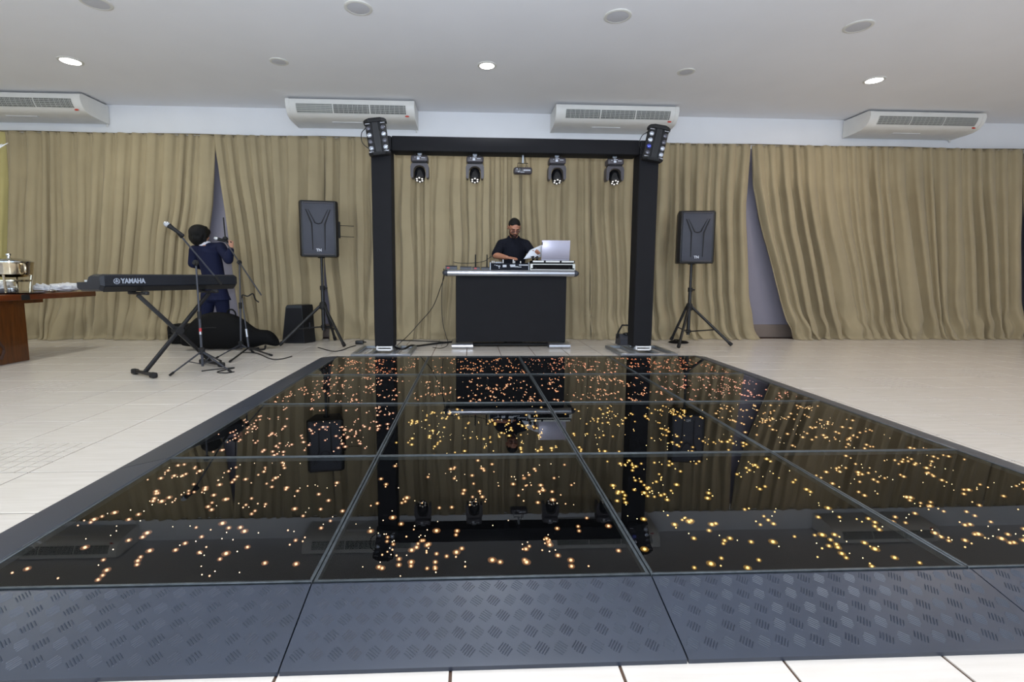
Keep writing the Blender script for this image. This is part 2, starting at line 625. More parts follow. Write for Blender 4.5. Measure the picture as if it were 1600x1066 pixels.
def ac_unit(x0, label, closed_first):
    t = thing('air_conditioner', label, 'air conditioner', (x0 + ACW / 2, ACY, CEIL - 0.28), group='ceiling air conditioners')
    x1 = x0 + ACW
    zt = CEIL - 0.022
    prof = [(0.035, 0), (0.0, -0.012), (-0.012, -0.06), (0.002, -0.115), (0.030, -0.165), (0.075, -0.205), (0.15, -0.232), (0.30, -0.245), (0.505, -0.252), (0.505, 0)]
    q = MB()
    q.prism(prof, lambda s, tt, d: (d, ACY + s, zt + tt), x0, x1)
    q.build('body', M_acw, t, angle=30)
    # rounded end caps a little proud of the body
    for xa, xb in ((x0 - 0.022, x0 + 0.03), (x1 - 0.03, x1 + 0.022)):
        q = MB()
        pr = [(s - 0.006 if s < 0.4 else s, tt - (0.004 if tt < -0.05 else 0)) for s, tt in prof]
        q.prism(pr, lambda s, tt, d: (d, ACY + s, zt + tt), xa, xb)
        q.build('end_cap', M_acw, t, angle=30)
    q = MB()
    q.box(((x0 + x1) / 2, ACY + 0.3, CEIL - 0.011), (ACW - 0.06, 0.4, 0.022))
    q.build('mounting_rail', M_acd, t)
    # three outlet grilles following the curved front
    def front(z):
        return ACY + interp([(-0.252, 0.5), (-0.205, 0.075), (-0.165, 0.030), (-0.115, 0.002), (-0.06, -0.012), (0, 0)], z)
    a = x0 + 0.11
    wv = (ACW - 0.20) / 3
    for k in range(3):
        xa, xb = a + k * wv + 0.01, a + (k + 1) * wv - 0.01
        zs = [-0.082, -0.10, -0.12, -0.14, -0.16, -0.178]
        q = MB()
        ring = []
        outer = [(front(z) - 0.003, zt + z) for z in zs]
        inner = [(y + 0.02, z) for y, z in outer]
        poly = outer + inner[::-1]
        q.prism(poly, lambda s, tt, d: (d, s, tt), xa, xb)
        gr = q.build('grille', M_acd, t, angle=30)
        q = MB()
        nv = 22
        for i in range(nv + 1):
            x = lerp(xa, xb, i / nv)
            wid = 0.005 if i % 3 else 0.010
            pl = [(y - 0.006, z) for y, z in outer] + [(y + 0.002, z) for y, z in outer][::-1]
            q.prism(pl, lambda s, tt, d: (d, s, tt), x - wid / 2, x + wid / 2)
        for z in (-0.080, -0.100, -0.120, -0.140, -0.160, -0.180):
            y = front(z) - 0.007
            hh = 0.0105 if (k == closed_first) else 0.004
            q.box(((xa + xb) / 2, y, zt + z), (xb - xa, 0.008, hh))
        q.build('louvre_vanes', M_acv, gr, kind='stuff')
    q = MB()
    q.ball((x1 - 0.085, front(-0.2) - 0.012, zt - 0.2), (0.030, 0.006, 0.012))
    q.build('badge', M_red, t)
    q = MB()
    q.box((x0 + 0.75, ACY + 0.25, zt - 0.243), (0.42, 0.05, 0.006))
    q.build('label_strip', M_white, t)
    q = MB()
    q.tube(arc([(x1 - 0.03, ACY + .47, zt - 0.2), (x1 - 0.005, ACY + .49, zt - 0.24), (x1 - .002, ACY + .49, zt - 0.29)], 8), 0.012, 8)
    q.build('drain_hose', M_acw, t)


ac_unit(-5.47, 'white ceiling air conditioner cut off by the left edge of the photo', 9)
ac_unit(-1.04, 'white ceiling air conditioner above the left pillar of the gantry', 0)
ac_unit(2.67, 'white ceiling air conditioner above the right end of the gantry beam', 9)
ac_unit(7.21, 'white ceiling air conditioner at the far right above the curtains', 9)


# ------------------------------------------------------------------ curtains
YC = 6.0


def cx_(px, py=350):
    return P(px, py, Y=YC).x


def curtain(label, left, right, seed, ma=M_curtain, y0=YC, ztop=2.93, amp=0.05, fold=0.16):
    amp *= 1.62
    fold *= 1.15
    """left / right: tables (z, x) of the curtain's two edges, by rising z"""
    rnd = random.Random(seed)
    wtop = interp(right, ztop) - interp(left, ztop)
    nf = max(3, int(wtop / fold))
    knots = [0.0]
    for k in range(nf):
        knots.append(knots[-1] + rnd.uniform(0.55, 1.5))
    knots = [k / knots[-1] for k in knots]
    fa = [rnd.uniform(0.45, 1.25) for _ in range(nf + 1)]
    sl = [rnd.uniform(-0.35, 0.35) for _ in range(nf + 1)]
    grow = [rnd.uniform(0.10, 0.45) for _ in range(nf + 1)]
    mb = MB()
    nu = max(30, int(wtop / 0.0125))
    nv = 54
    rows = []
    so = seed * 13.7
    for j in range(nv + 1):
        v = j / nv
        if v > 0.84:
            v = v
        z0 = lerp(ztop, 0.012, v)
        row = []
        xl, xr = interp(left, z0), interp(right, z0)
        for i in range(nu + 1):
            u = i / nu
            us = min(0.9999, max(0.0, u))
            k = 0
            while k < nf - 1 and us > knots[k + 1]:
                k += 1
            fr_ = (us - knots[k]) / (knots[k + 1] - knots[k])
            A = lerp(fa[k], fa[k + 1], fr_)
            S = lerp(sl[k], sl[k + 1], fr_)
            G = lerp(grow[k], grow[k + 1], fr_)
            ph = k + fr_ + S * sstep(0.05, 1.0, v) + 0.30 * noise.noise(Vector((u * wtop * 1.5 + so, v * 2.2, 11.0))) * sstep(.05, .5, v)
            c = math.sin(2 * math.pi * ph)
            c2 = math.sin(2 * math.pi * ph * 2 + seed)
            prof = (abs(math.sin(math.pi * ph)) ** 0.62) * 2.1 - 1.2
            av = lerp(0.45, 1.0, sstep(0.02, G + 0.1, v)) * lerp(1, 0.8, sstep(0.8, 1, v))
            y = y0 - amp * A * av * (0.80 * prof + 0.22 * c + 0.10 * c2)
            # tight gathers below the cord
            y -= 0.017 * math.sin(2 * math.pi * ph * 2.0 + 1.3 + 2 * c) * (1 - sstep(0.0, 0.16 + G * .5, v))
            y -= 0.030 * noise.noise(Vector((u * wtop * 1.2 + so, v * 1.6, 0)))
            x = lerp(xl, xr, u) + amp * 0.22 * A * av * math.sin(4 * math.pi * ph + 0.6) * min(1, u * 12, (1 - u) * 12)
            z = z0
            # the hem breaks on the floor and rumples
            tb = sstep(0.80, 1.0, v)
            nb = noise.noise(Vector((u * wtop * 2.6 + so, v * 5.0, 3.1)))
            nb2 = noise.noise(Vector((u * wtop * 9.0 + so, v * 16.0, 7.7)))
            y -= tb * (0.05 + 0.13 * nb + 0.045 * nb2)
            nb3 = noise.noise(Vector((u * wtop * 5.0 + so, v * 9.0 + u * wtop * 2, 17.0)))
            y -= sstep(.74, .95, v) * .05 * nb3
            x += tb * 0.03 * nb2 * min(1, u * 12, (1 - u) * 12)
            if v > 0.9:
                z += 0.02 * nb2 * tb * (1 - sstep(0.97, 1, v))
            if j == nv:
                z = 0.004
            if j == 0:
                z += 0.006 * noise.noise(Vector((u * wtop * 14 + so, 0, 0)))
            row.append(mb.bm.verts.new((x, min(y, YB - 0.05), z)))
        rows.append(row)
    # skirt lying forward on the floor
    row = []
    for i, vtx in enumerate(rows[-1]):
        u = i / nu
        d = 0.03 + 0.05 * max(0, noise.noise(Vector((u * wtop * 3 + so, 9, 1))) + 0.3)
        row.append(mb.bm.verts.new((vtx.co.x, vtx.co.y - d, 0.003)))
    for vtx in rows[-1]:
        vtx.co.z = 0.022
    rows.append(row)
    for a, b_ in zip(rows, rows[1:]):
        for i in range(nu):
            mb.bm.faces.new((a[i], a[i + 1], b_[i + 1], b_[i]))
    xm = (interp(left, 1) + interp(right, 1)) / 2
    o = mb.build('curtain', ma, loc=(xm, y0, 0), angle=180)
    md = o.modifiers.new('thickness', 'SOLIDIFY')
    md.thickness = 0.003
    return tagged(o, label, 'curtain', 'khaki curtains along the back wall')


def edge(*pts):
    """pixel points down the edge -> (z, x) table"""
    tab = [(P(x, y, Y=YC).z, P(x, y, Y=YC).x) for x, y in pts]
    return sorted(tab)


def straight(px):
    return [(0, cx_(px)), (3, cx_(px))]


curtain('narrow strip of pale yellow curtain at the left edge of the photo', [(0, -6.4), (3, -6.3)], edge((14, 215), (12, 400), (10, 530)), 1, M_curtain_y, y0=YC + 0.03)
curtain('khaki curtain at the far left behind the chafing dish', edge((8, 215), (14, 400), (16, 530)), edge((164.5, 215), (157.5, 400), (149.5, 530)), 2, amp=0.045, fold=0.15)
curtain('khaki curtain left of the boy, behind the keyboard', edge((163, 215), (156, 400), (148, 530)), edge((336, 215), (330, 320), (323, 370), (316, 480), (313, 530)), 3, amp=0.05, fold=0.15)
curtain('khaki curtain pulled aside, right of the gap behind the boy', edge((332, 215), (343, 290), (353, 345), (364, 400), (374, 480), (380, 530)), edge((506, 215), (507, 400), (508, 530)), 4, amp=0.055, fold=0.16)
curtain('khaki curtain directly behind the left pillar of the gantry', edge((505, 215), (508.5, 400), (516, 480), (518, 530)), edge((705.5, 215), (701.5, 400), (695.5, 530)), 5, amp=0.05, fold=0.17)
curtain('khaki curtain behind the left half of the DJ table', edge((704, 215), (700, 400), (694, 530)), edge((817, 215), (816.5, 530)), 6, amp=0.05, fold=0.15)
curtain('khaki curtain behind the laptop and right half of the DJ table', edge((816, 215), (815, 530)), edge((923.5, 215), (922.5, 530)), 8, amp=0.045, fold=0.15)
curtain('khaki curtain behind the right pillar and right speaker', edge((922, 215), (921, 530)), edge((1174, 215), (1167, 350), (1168, 460), (1176, 515), (1184, 530)), 9, amp=0.055, fold=0.15)
curtain('wide khaki curtain swept aside, right of the tall wall gap', edge((1175, 215), (1180, 290), (1194, 370), (1209, 440), (1224, 500), (1234, 532)), edge((1600, 215), (1598, 540)), 10, amp=0.055, fold=0.17)
curtain('khaki curtain cut by the right edge of the photo', edge((1600, 215), (1598, 540)), [(0, 11.45), (3, 11.45)], 11, amp=0.04, fold=0.15)

q = MB()
q.tube([(x, YC + 0.005, 2.935 - 0.006 * math.sin(x * 3)) for x in [XL + i * (XR - XL) / 40 for i in range(41)]], 0.009, 8)
tagged(q.build('curtain_rail', M_rod, loc=(2.5, YC, 2.93)), 'thin dark cord carrying the khaki curtains along the back wall', 'curtain rod')

# ------------------------------------------------------------------ dance floor
PZ = 0.069
rownames = ['front row', 'second row from the front', 'third row from the front', 'back row']
colnames = ['leftmost column', 'second column from left', 'third column from left', 'rightmost column']
ledcol = [[(255, 184, 140), (255, 182, 124), (255, 196, 92), (255, 190, 110)],
          [(255, 176, 142), (255, 196, 96), (255, 192, 90), (255, 186, 110)],
          [(255, 164, 124), (255, 166, 116), (255, 160, 110), (255, 150, 120)],
          [(255, 140, 90), (255, 150, 90), (255, 140, 100), (255, 130, 80)]]
LEDC, LEDH, LEDG = {}, {}, {}


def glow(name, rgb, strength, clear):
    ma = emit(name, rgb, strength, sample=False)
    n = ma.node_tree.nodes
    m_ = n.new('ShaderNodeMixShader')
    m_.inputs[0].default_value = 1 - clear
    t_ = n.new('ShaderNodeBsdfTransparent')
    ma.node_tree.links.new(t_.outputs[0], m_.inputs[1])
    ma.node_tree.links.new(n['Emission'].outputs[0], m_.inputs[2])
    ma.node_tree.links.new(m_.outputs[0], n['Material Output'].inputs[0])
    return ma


for rr in range(4):
    for cc in range(4):
        c = ledcol[rr][cc]
        if c not in LEDC:
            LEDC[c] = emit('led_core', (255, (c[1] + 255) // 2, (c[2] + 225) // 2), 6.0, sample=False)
            LEDH[c] = glow('led_halo_inner', c, 1.0, .40)  # inner and outer shells paint the bloom around each light as emission
            LEDG[c] = glow('led_halo_outer', c, 0.55, .80)
tray0 = frame0 = glass0 = None
for rr in range(4):
    for cc in range(4):
        t = thing('dance_floor_panel', 'starlit black glass dance floor panel, %s, %s' % (rownames[rr], colnames[cc]), 'dance floor', (cc, rr, 0), group='starlit dance floor panels')
        if tray0 is None:
            q = MB()
            q.box((.5, .5, 0.0255), (0.992, 0.992, 0.047))
            tray0 = q.build('tray', M_tray, t, local=True)
            q = MB()
            fw = 0.0095
            for c_, s_ in (((.5, .002 + fw / 2, .0365), (.996, fw, .065)), ((.5, .998 - fw / 2, .0365), (.996, fw, .065)), ((.002 + fw / 2, .5, .0365), (fw, .996 - 2 * fw, .065)), ((.998 - fw / 2, .5, .0365), (fw, .996 - 2 * fw, .065))):
                q.box(c_, s_, bev=0.0015)
            frame0 = q.build('rim_frame', M_frame, t, local=True)
            q = MB()
            q.box((.5, .5, 0.0640), (0.976, 0.976, 0.005))
            glass0 = q.build('glass_top', M_glass, t, local=True)
        else:
            share(tray0, t), share(frame0, t), share(glass0, t)
        rnd = random.Random(100 + rr * 4 + cc)
        qa, qb, qc = MB(), MB(), MB()
        pts = []
        # strings of fairy lights wandering under the glass
        while len(pts) < 185:
            x, y, a = rnd.uniform(.04, .96), rnd.uniform(.04, .96), rnd.uniform(0, 6.28)
            for k in range(rnd.randint(1, 4)):
                a += rnd.uniform(-.9, .9)
                st = rnd.uniform(.018, .085)
                x += st * math.cos(a)
                y += st * math.sin(a)
                if .03 < x < .97 and .03 < y < .97:
                    pts.append((x, y, rnd.random()))
                    if rnd.random() < .28 and y > .07:
                        pts.append((x + rnd.uniform(-.005, .005), y - rnd.uniform(.02, .034), rnd.uniform(.3, .8)))  # twin light standing in for the doubled reflection in the glass
        for x, y, big in pts:
            rc = 0.0016 + 0.0036 * big ** 2.0
            z = 0.0545
            Mt = Matrix.Translation((x, y, z))
            bmesh.ops.create_icosphere(qa.bm, subdivisions=1, radius=rc, matrix=Mt)
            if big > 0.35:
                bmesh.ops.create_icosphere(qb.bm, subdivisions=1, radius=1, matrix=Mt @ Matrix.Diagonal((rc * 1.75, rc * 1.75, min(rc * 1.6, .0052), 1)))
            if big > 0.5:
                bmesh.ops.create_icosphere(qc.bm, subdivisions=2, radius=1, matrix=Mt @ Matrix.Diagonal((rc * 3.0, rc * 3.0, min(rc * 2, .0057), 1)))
        c = ledcol[rr][cc]
        led = qa.build('fairy_light', LEDC[c], t, local=True, kind='stuff')
        qb.build('inner_halo', LEDH[c], led, local=True, kind='stuff')
        qc.build('outer_halo', LEDG[c], led, local=True, kind='stuff')

# ramps with tread
RW = 0.255


def ramp_body(e0, e1):
    q = MB()
    pr = [(0.0, 0.0), (0.0, 0.066), (-0.006, 0.0675), (-0.235, 0.017), (-RW, 0.011), (-RW, 0.0)]
    a, c = [], []
    for y, z in pr:
        k = -y / RW
        a.append(Vector((0.002 - e0 * k, y - 0.003, z)))
        c.append(Vector((0.998 + e1 * k, y - 0.003, z)))
    q.loft([a, c])
    return q


def tread(e0, e1):
    q = MB()
    p = 0.047
    sl = math.atan2(0.0505, 0.229)
    Rt = Matrix.Rotation(sl, 3, 'X')
    nrow = 5
    for j in range(nrow):
        yb = -0.026 - j * 0.0475
        for i in range(-7, 29):
            x = 0.03 + i * p + (p / 2 if j % 2 else 0)
            k = -yb / RW
            if x < 0.028 - e0 * k or x > 0.972 + e1 * k:
                continue
            ang = R(52) if (i + j) % 2 else R(-38)
            dx, dy = math.cos(ang), math.sin(ang)
            for s in range(-2, 3):
                ox, oy = -dy * s * 0.0068, dx * s * 0.0068
                L = 0.0155 - abs(s) * 0.0015
                vs = []
                for (a_, b_, h) in ((-L, -.0017, 0), (L, -.0017, 0), (L, .0017, 0), (-L, .0017, 0), (-L * .85, 0, .0018), (L * .85, 0, .0018)):
                    lx = x + ox + dx * a_ - dy * b_
                    ly = oy + dy * a_ + dx * b_
                    yy = yb + ly
                    zz = 0.0675 + (yy + 0.006) * (0.0505 / 0.229) + h
                    vs.append(q.bm.verts.new((lx, yy - 0.003, zz)))
                a0, a1, a2, a3, t0_, t1_ = vs
                for f in ((a0, a1, t1_, t0_), (a2, a3, t0_, t1_), (a1, a2, t1_), (a3, a0, t0_)):
                    q.bm.faces.new(f)
    return q


protos = {}
sides = [('front', lambda i: ((i, 0, 0), 0.0)), ('right', lambda i: ((4, i, 0), R(90))), ('back', lambda i: ((4 - i, 4, 0), R(180))), ('left', lambda i: ((0, 4 - i, 0), R(270)))]
segname = {'front': ['first from the left', 'second from the left', 'third from the left', 'last on the right'],
           'right': ['nearest the camera', 'second from the camera', 'third from the camera', 'farthest from the camera'],
           'back': ['first from the right', 'second from the right', 'third from the right', 'last on the left'],
           'left': ['farthest from the camera', 'third from the camera', 'second from the camera', 'nearest the camera']}
for sname, fn in sides:
    for i in range(4):
        loc, rz = fn(i)
        t = thing('ramp', 'black rubber edge ramp on the %s side of the dance floor, %s' % (sname, segname[sname][i]), 'ramp', loc, rz, 'edge ramps around the dance floor')
        key = (RW if i == 0 else 0, RW if i == 3 else 0)
        if key not in protos:
            bo = ramp_body(*key).build('wedge', M_rubber, t, local=True, angle=8)
            tr_ = tread(*key).build('tread', M_rubber, t, local=True, kind='stuff', smooth=False)
            protos[key] = (bo, tr_)
            if sname != 'front':
                bpy.data.objects.remove(tr_)
        elif sname == 'front':
            for o in protos[key]:
                share(o, t)
        else:
            share(protos[key][0], t)

# ------------------------------------------------------------------ truss gantry in black sleeves
YP = 4.58
PW = 0.235
pL = P(598, 400, Y=YP).x
pR = P(1009, 400, Y=YP).x
zb = (P(690, 243.5, Y=YP + PW).z + P(940, 249, Y=YP + PW).z) / 2
ztp = (P(690, 212, Y=YP).z + P(940, 219, Y=YP).z) / 2
t = thing('lighting_gantry', 'black cloth-covered goalpost truss standing behind the dance floor', 'truss', ((pL + pR) / 2, YP + PW / 2, 0))
for x in (pL, pR):
    q = MB()
    rings = []
    for z, s in ((0.085, 0.97), (0.3, 1.0), (1.2, 0.985), (zb - 0.02, 1.0), (zb + .002, 1.0)):
        h = PW / 2 * s
        rings.append([Vector((x + a * h, YP + PW / 2 + b_ * h, z)) for a, b_ in ((-1, -.92), (-.92, -1), (.92, -1), (1, -.92), (1, .92), (.92, 1), (-.92, 1), (-1, .92))])
    q.loft(rings)
    q.build('pillar_sleeve', M_blackcloth, t)
    q = MB()
    q.box((x, YP + PW / 2, (zb + ztp) / 2), (PW + .01, PW + .01, ztp - zb), bev=0.02, seg=2)
    q.build('corner_sleeve', M_blackcloth, t)
    # base frame
    x0, x1, y0, y1 = x - 0.345, x + 0.345, 4.31, 5.03
    fr_ = MB()
    fr_.box((x, y0 + .02, 0.022), (x1 - x0, 0.045, 0.036), bev=0.004)
    fo = fr_.build('base_frame', M_alu, t)
    for c_, s_ in (((x, y1 - .02, .022), (x1 - x0, .045, .036)), ((x0 + .022, (y0 + y1) / 2, .022), (.045, y1 - y0 - .09, .036)), ((x1 - .022, (y0 + y1) / 2, .022), (.045, y1 - y0 - .09, .036)),
                   ((x - .13, (y0 + y1) / 2, .022), (.045, y1 - y0 - .09, .036)), ((x + .13, (y0 + y1) / 2, .022), (.045, y1 - y0 - .09, .036))):
        b_ = MB()
        b_.box(c_, s_, bev=0.004)
        b_.build('frame_bar', M_alud, fo)
    b_ = MB()
    b_.box((x, YP + PW / 2, 0.05), (PW - .02, PW - .02, 0.02), bev=.004)
    b_.build('base_plate', M_alud, t)
    b_ = MB()
    b_.box((x + .005, YP - .025, 0.052), (.16, .035, .022), bev=.006, seg=2)
    b_.box((x + .005, YP - .018, 0.085), (.18, .02, .018), bev=.006, seg=2)
    for s in (-1, 1):
        b_.box((x + .005 + s * .088, YP - .018, 0.072), (.016, .03, .05), bev=.004)
    b_.build('spigot_clamp', M_white, t)
    # short tube legs between sleeve and base plate
    for s in (-1, 1):
        for v in (-1, 1):
            b_ = MB()
            b_.cyl((x + s * .08, YP + PW / 2 + v * .08, 0.055), (x + s * .08, YP + PW / 2 + v * .08, 0.10), .022)
            b_.build('truss_tube', M_alud, t)
q = MB()
q.box(((pL + pR) / 2, YP + PW / 2, (zb + ztp) / 2), (pR - pL - PW - 0.012, PW, ztp - zb), bev=0.012, seg=2)
q.build('beam_sleeve', M_blackcloth, t)

# spider lights on the two top corners
def spider(x, z0, lean, yawz, label, lens_cols):
    t = thing('spider_light', label, 'stage light', (x, YP - 0.10, z0), group='spider lights on the gantry corners')
    Rr = Matrix.Rotation(yawz, 3, 'Z') @ Matrix.Rotation(lean, 3, 'Y')
    o = Vector((x, YP - 0.085, z0))

    def W(p):
        return o + Rr @ (Vector(p) * .86)
    poly = [(-.135, .075), (-.135, .0), (-.085, -.045), (.085, -.045), (.135, .0), (.135, .075)]
    q = MB()
    q.loft([[W((a, b_, h)) for a, b_ in poly] for h in (0.0, 0.40)])
    q.build('housing', M_blackmat, t, angle=20)
    q = MB()
    cap = [(-.15, .08), (-.15, -.01), (-.09, -.065), (.09, -.065), (.15, -.01), (.15, .08)]
    q.loft([[W((a * s, b_ * s, h)) for a, b_ in cap] for h, s in ((0.40, 1), (0.435, 1), (0.455, .82))])
    q.build('top_cap', M_blackmat, t, angle=20)
    q = MB()
    q.loft([[W((a * s, b_ * s, h)) for a, b_ in cap] for h, s in ((-0.02, .8), (0.0, .95), (0.02, .95))])
    q.build('bottom_cap', M_blackmat, t, angle=20)
    q = MB()
    q.box(W((0, -.05, .2)), (.078, .017, .344), rot=Rr, bev=.004)
    q.build('centre_rib', M_blackpl, t)
    n = 0
    for sx in (-1, 1):
        for k in range(4):
            q = MB()
            q.ball(W((sx * .092, -.043, .07 + k * .085)), (.029, .018, .029), rot=Rr)
            q.build('lens', lens_cols[n % len(lens_cols)], t)
            n += 1
        for h in (.022, .385):
            q = MB()
            q.box(W((sx * .1, -.042, h)), (.05, .017, .007), rot=Rr)
            q.build('silver_strip', M_alu, t)
    q = MB()
    sgn = -1
    q.tube(arc([W((-.13, .03, .36)), W((-.20, .04, .30)), W((-.21, .05, .18)), W((-.12, .06, .08))], 12), .005, 6)
    q.build('cable', M_cable, t)
    q = MB()
    q.box(W((0, .080, .14)), (.06, .010, .09), rot=Rr)
    q.build('mounting_bracket', M_blackmat, t)


M_lensb = mat('blue_tinted_lens', (90, 100, 190), 0.08, metal=0.7, var=0.3, scale=40)
M_lensd = mat('smoky_lens', (110, 110, 118), 0.08, metal=0.7, var=0.4, scale=40)
spider(P(593, 235, Y=YP - .1).x, P(592, 240, Y=YP - .1).z, R(-8), R(4), 'black eight-lens light bar on the left top corner of the gantry', [M_lens, M_lensd])
spider(P(1020, 245, Y=YP - .1).x, P(1020, 249, Y=YP - .1).z, R(11), R(-6), 'black eight-lens light bar tilted on the right top corner of the gantry', [M_lensd, M_lensb, M_lens, M_lens, M_lens, M_lens, M_lensd, M_lensd])


# moving heads under the beam
def moving_head(px, label):
    x = P(px, 265, Y=YP + .1).x
    y = YP + PW / 2
    t = thing('moving_head_light', label, 'stage light', (x, y, 2.02), group='moving head lights under the beam')
    top = zb - 0.073
    q = MB()
    q.box((x, y, top), (.205, .15, .075), bev=.022, seg=3)
    ba = q.build('base', M_fixture, t)
    q = MB()
    q.box((x, y, top - .043), (.165, .13, .02), bev=.006)
    q.build('pan_plate', M_blackmat, t)
    q = MB()
    q.box((x - .012, y - .0765, top - .002), (.03, .004, .026)); q.box((x + .046, y - .0765, top + .006), (.045, .004, .006)); q.box((x - .05, y - .0765, top + .013), (.012, .004, .006)); q.box((x - .005, y - .0765, top + .022), (.05, .004, .005))
    q.build('printed_marks', M_mark, ba)
    q = MB()
    q.box((x, y, top + .053), (.03, .03, .039), bev=.004)
    q.box((x, y, top + .0625), (.05, .035, .02))
    q.build('hook_clamp', M_alud, t)
    for s in (-1, 1):
        q = MB()
        q.tube(arc([(x + s * .075, y + .02, top + .03), (x + s * .07, y + .03, top + .06), (x + s * .05, y + .03, zb - .003)], 8), .004, 6)
        q.build('cable', M_cable, t)
    # yoke: cross piece and two arms
    q = MB()
    outer = [(-.078, -.045), (.078, -.045), (.098, -.06), (.108, -.09), (.108, -.20), (.098, -.222), (.080, -.222), (.073, -.20)]
    inner = [(.071 * math.cos(a_), -.135 + .058 * math.sin(a_)) for a_ in [math.pi * k / 10 for k in range(11)]]
    pl = outer + [(.072, -.16)] + inner + [(-.072, -.16), (-.073, -.20), (-.080, -.222), (-.098, -.222), (-.108, -.20), (-.108, -.09), (-.098, -.06)]
    q.prism(pl, lambda s_, t_, d: (x + s_, d, top + t_), y - .058, y + .058)
    q.build('yoke', M_fixture, t, angle=30)
    # head tipped toward the dance floor
    Rh = Matrix.Rotation(R(-28), 3, 'X')
    c = Vector((x, y - .012, top - .158))

    def W(p):
        return c + Rh @ Vector(p)
    q = MB()
    q.lathe([(.02, .066), (.04, .062), (.056, .045), (.067, 0), (.067, -.05), (.063, -.085), (.058, -.098), (.05, -.098)], c, 24, Rh)
    hd = q.build('head', M_shinyblk, t)
    for k in range(6):
        a = R(60 * k + 30)
        q = MB()
        q.ball(W((.036 * math.cos(a), .036 * math.sin(a), -.099)), (.0115, .0115, .006), rot=Rh, u=10, v=6)
        q.build('lens', M_lensw, hd)


moving_head(656, 'moving head light under the beam, nearest the left pillar')
moving_head(742, 'moving head light second from the left pillar, under the beam')
moving_head(870, 'moving head light just right of the small hanging effect bar')
moving_head(960, 'moving head light under the beam, nearest the right pillar')

x = P(817, 264, Y=YP + .1).x
y = YP + PW / 2
t = thing('effect_projector', 'small grey effect bar hanging mid-beam on a wire bracket', 'stage light', (x, y, 2.20))
q = MB(); q.box((x, y, 2.225), (.225, .11, .078), bev=.026, seg=3); bd = q.build('housing', M_fixture, t)
q = MB(); q.lathe([(.02, 0), (.018, .012), (.01, .014)], (x - .035, y - .054, 2.235), 16, Matrix.Rotation(R(90), 3, 'X')); q.build('lens', M_shinyblk, bd)
q = MB(); q.box((x + .045, y - .0555, 2.225), (.085, .004, .010)); q.box((x - .055, y - .0555, 2.205), (.02, .004, .006)); q.box((x - .01, y - .0555, 2.200), (.05, .004, .005)); q.box((x - .075, y - .0555, 2.24), (.01, .004, .01)); q.build('printed_marks', M_mark, bd)
q = MB(); q.tube([(x - .062, y, 2.25), (x - .062, y, 2.318), (x + .062, y, 2.318), (x + .062, y, 2.25)], .0045, 6); q.build('bracket', M_blackmat, t)
q = MB(); q.box((x, y, (2.314 + zb) / 2), (.026, .028, zb - 2.314), bev=.004); q.build('hook_clamp', M_alud, t)
q = MB(); q.tube(arc([(x + .03, y + .02, 2.262), (x + .045, y + .02, 2.30), (x + .02, y + .02, zb - .002)], 8), .004, 6); q.build('cable', M_cable, t)

# ------------------------------------------------------------------ DJ table and gear
TYF = 5.0
tx0, tx1 = P(699, 427, Y=TYF).x, P(898, 427, Y=TYF).x
ttop = 1.034
bx0, bx1 = P(712.2, 480, Y=5.08).x, P(884.5, 480, Y=5.08).x
t = thing('dj_table', 'black-fronted DJ table with a rounded silver edge and two silver feet', 'table', ((bx0 + bx1) / 2, 5.28, 0))
q = MB()
q.box(((tx0 + tx1) / 2, 5.25, ttop - .035), (tx1 - tx0 - .02, .44, .062), bev=.01)
q.build('table_top', M_alud, t)
q = MB()
q.tube([(tx0, TYF + .04, ttop - .042), (tx1, TYF + .04, ttop - .042)], .042, 18)
q.build('front_edge', M_alu, t)
for s, xx in ((-1, tx0), (1, tx1)):
    q = MB()
    q.tube([(xx, TYF + .04, ttop - .042), (xx + s * .025, TYF + .042, ttop - .042), (xx + s * .052, TYF + .06, ttop - .042)], [.044, .042, .026], 18)
    q.box((xx + s * .012, 5.26, ttop - .042), (.06, .42, .068), bev=.02, seg=2)
    q.build('end_cap', M_gdark, t)
q = MB()
q.box(((bx0 + bx1) / 2, 5.10, (.075 + ttop - .07) / 2), (bx1 - bx0, .03, ttop - .07 - .075), bev=.006)
q.build('front_panel', M_blackcloth, t)
for xx in (bx0 + .015, bx1 - .015):
    q = MB()
    q.box((xx, 5.28, (.06 + ttop - .07) / 2), (.03, .33, ttop - .07 - .06), bev=.004)
    q.build('side_panel', M_blackcloth, t)
for xa, xb in ((706, 739), (858, 891)):
    a, c = P(xa, 543, Y=5.0).x, P(xb, 543, Y=5.0).x
    q = MB()
    pr = [(4.985, .006), (4.978, .03), (4.985, .052), (5.005, .06), (5.06, .068), (5.47, .068), (5.5, .05), (5.5, .002), (5.0, .002)]
    q.prism(pr, lambda s, tt, d: (d, s, tt), a, c)
    q.build('foot', M_alu, t, angle=60)
q = MB()
q.box(((bx0 + bx1) / 2, 5.16, .035), (bx1 - bx0 - .36, .06, .05), bev=.02)
q.build('lower_rail', M_blackmat, t)

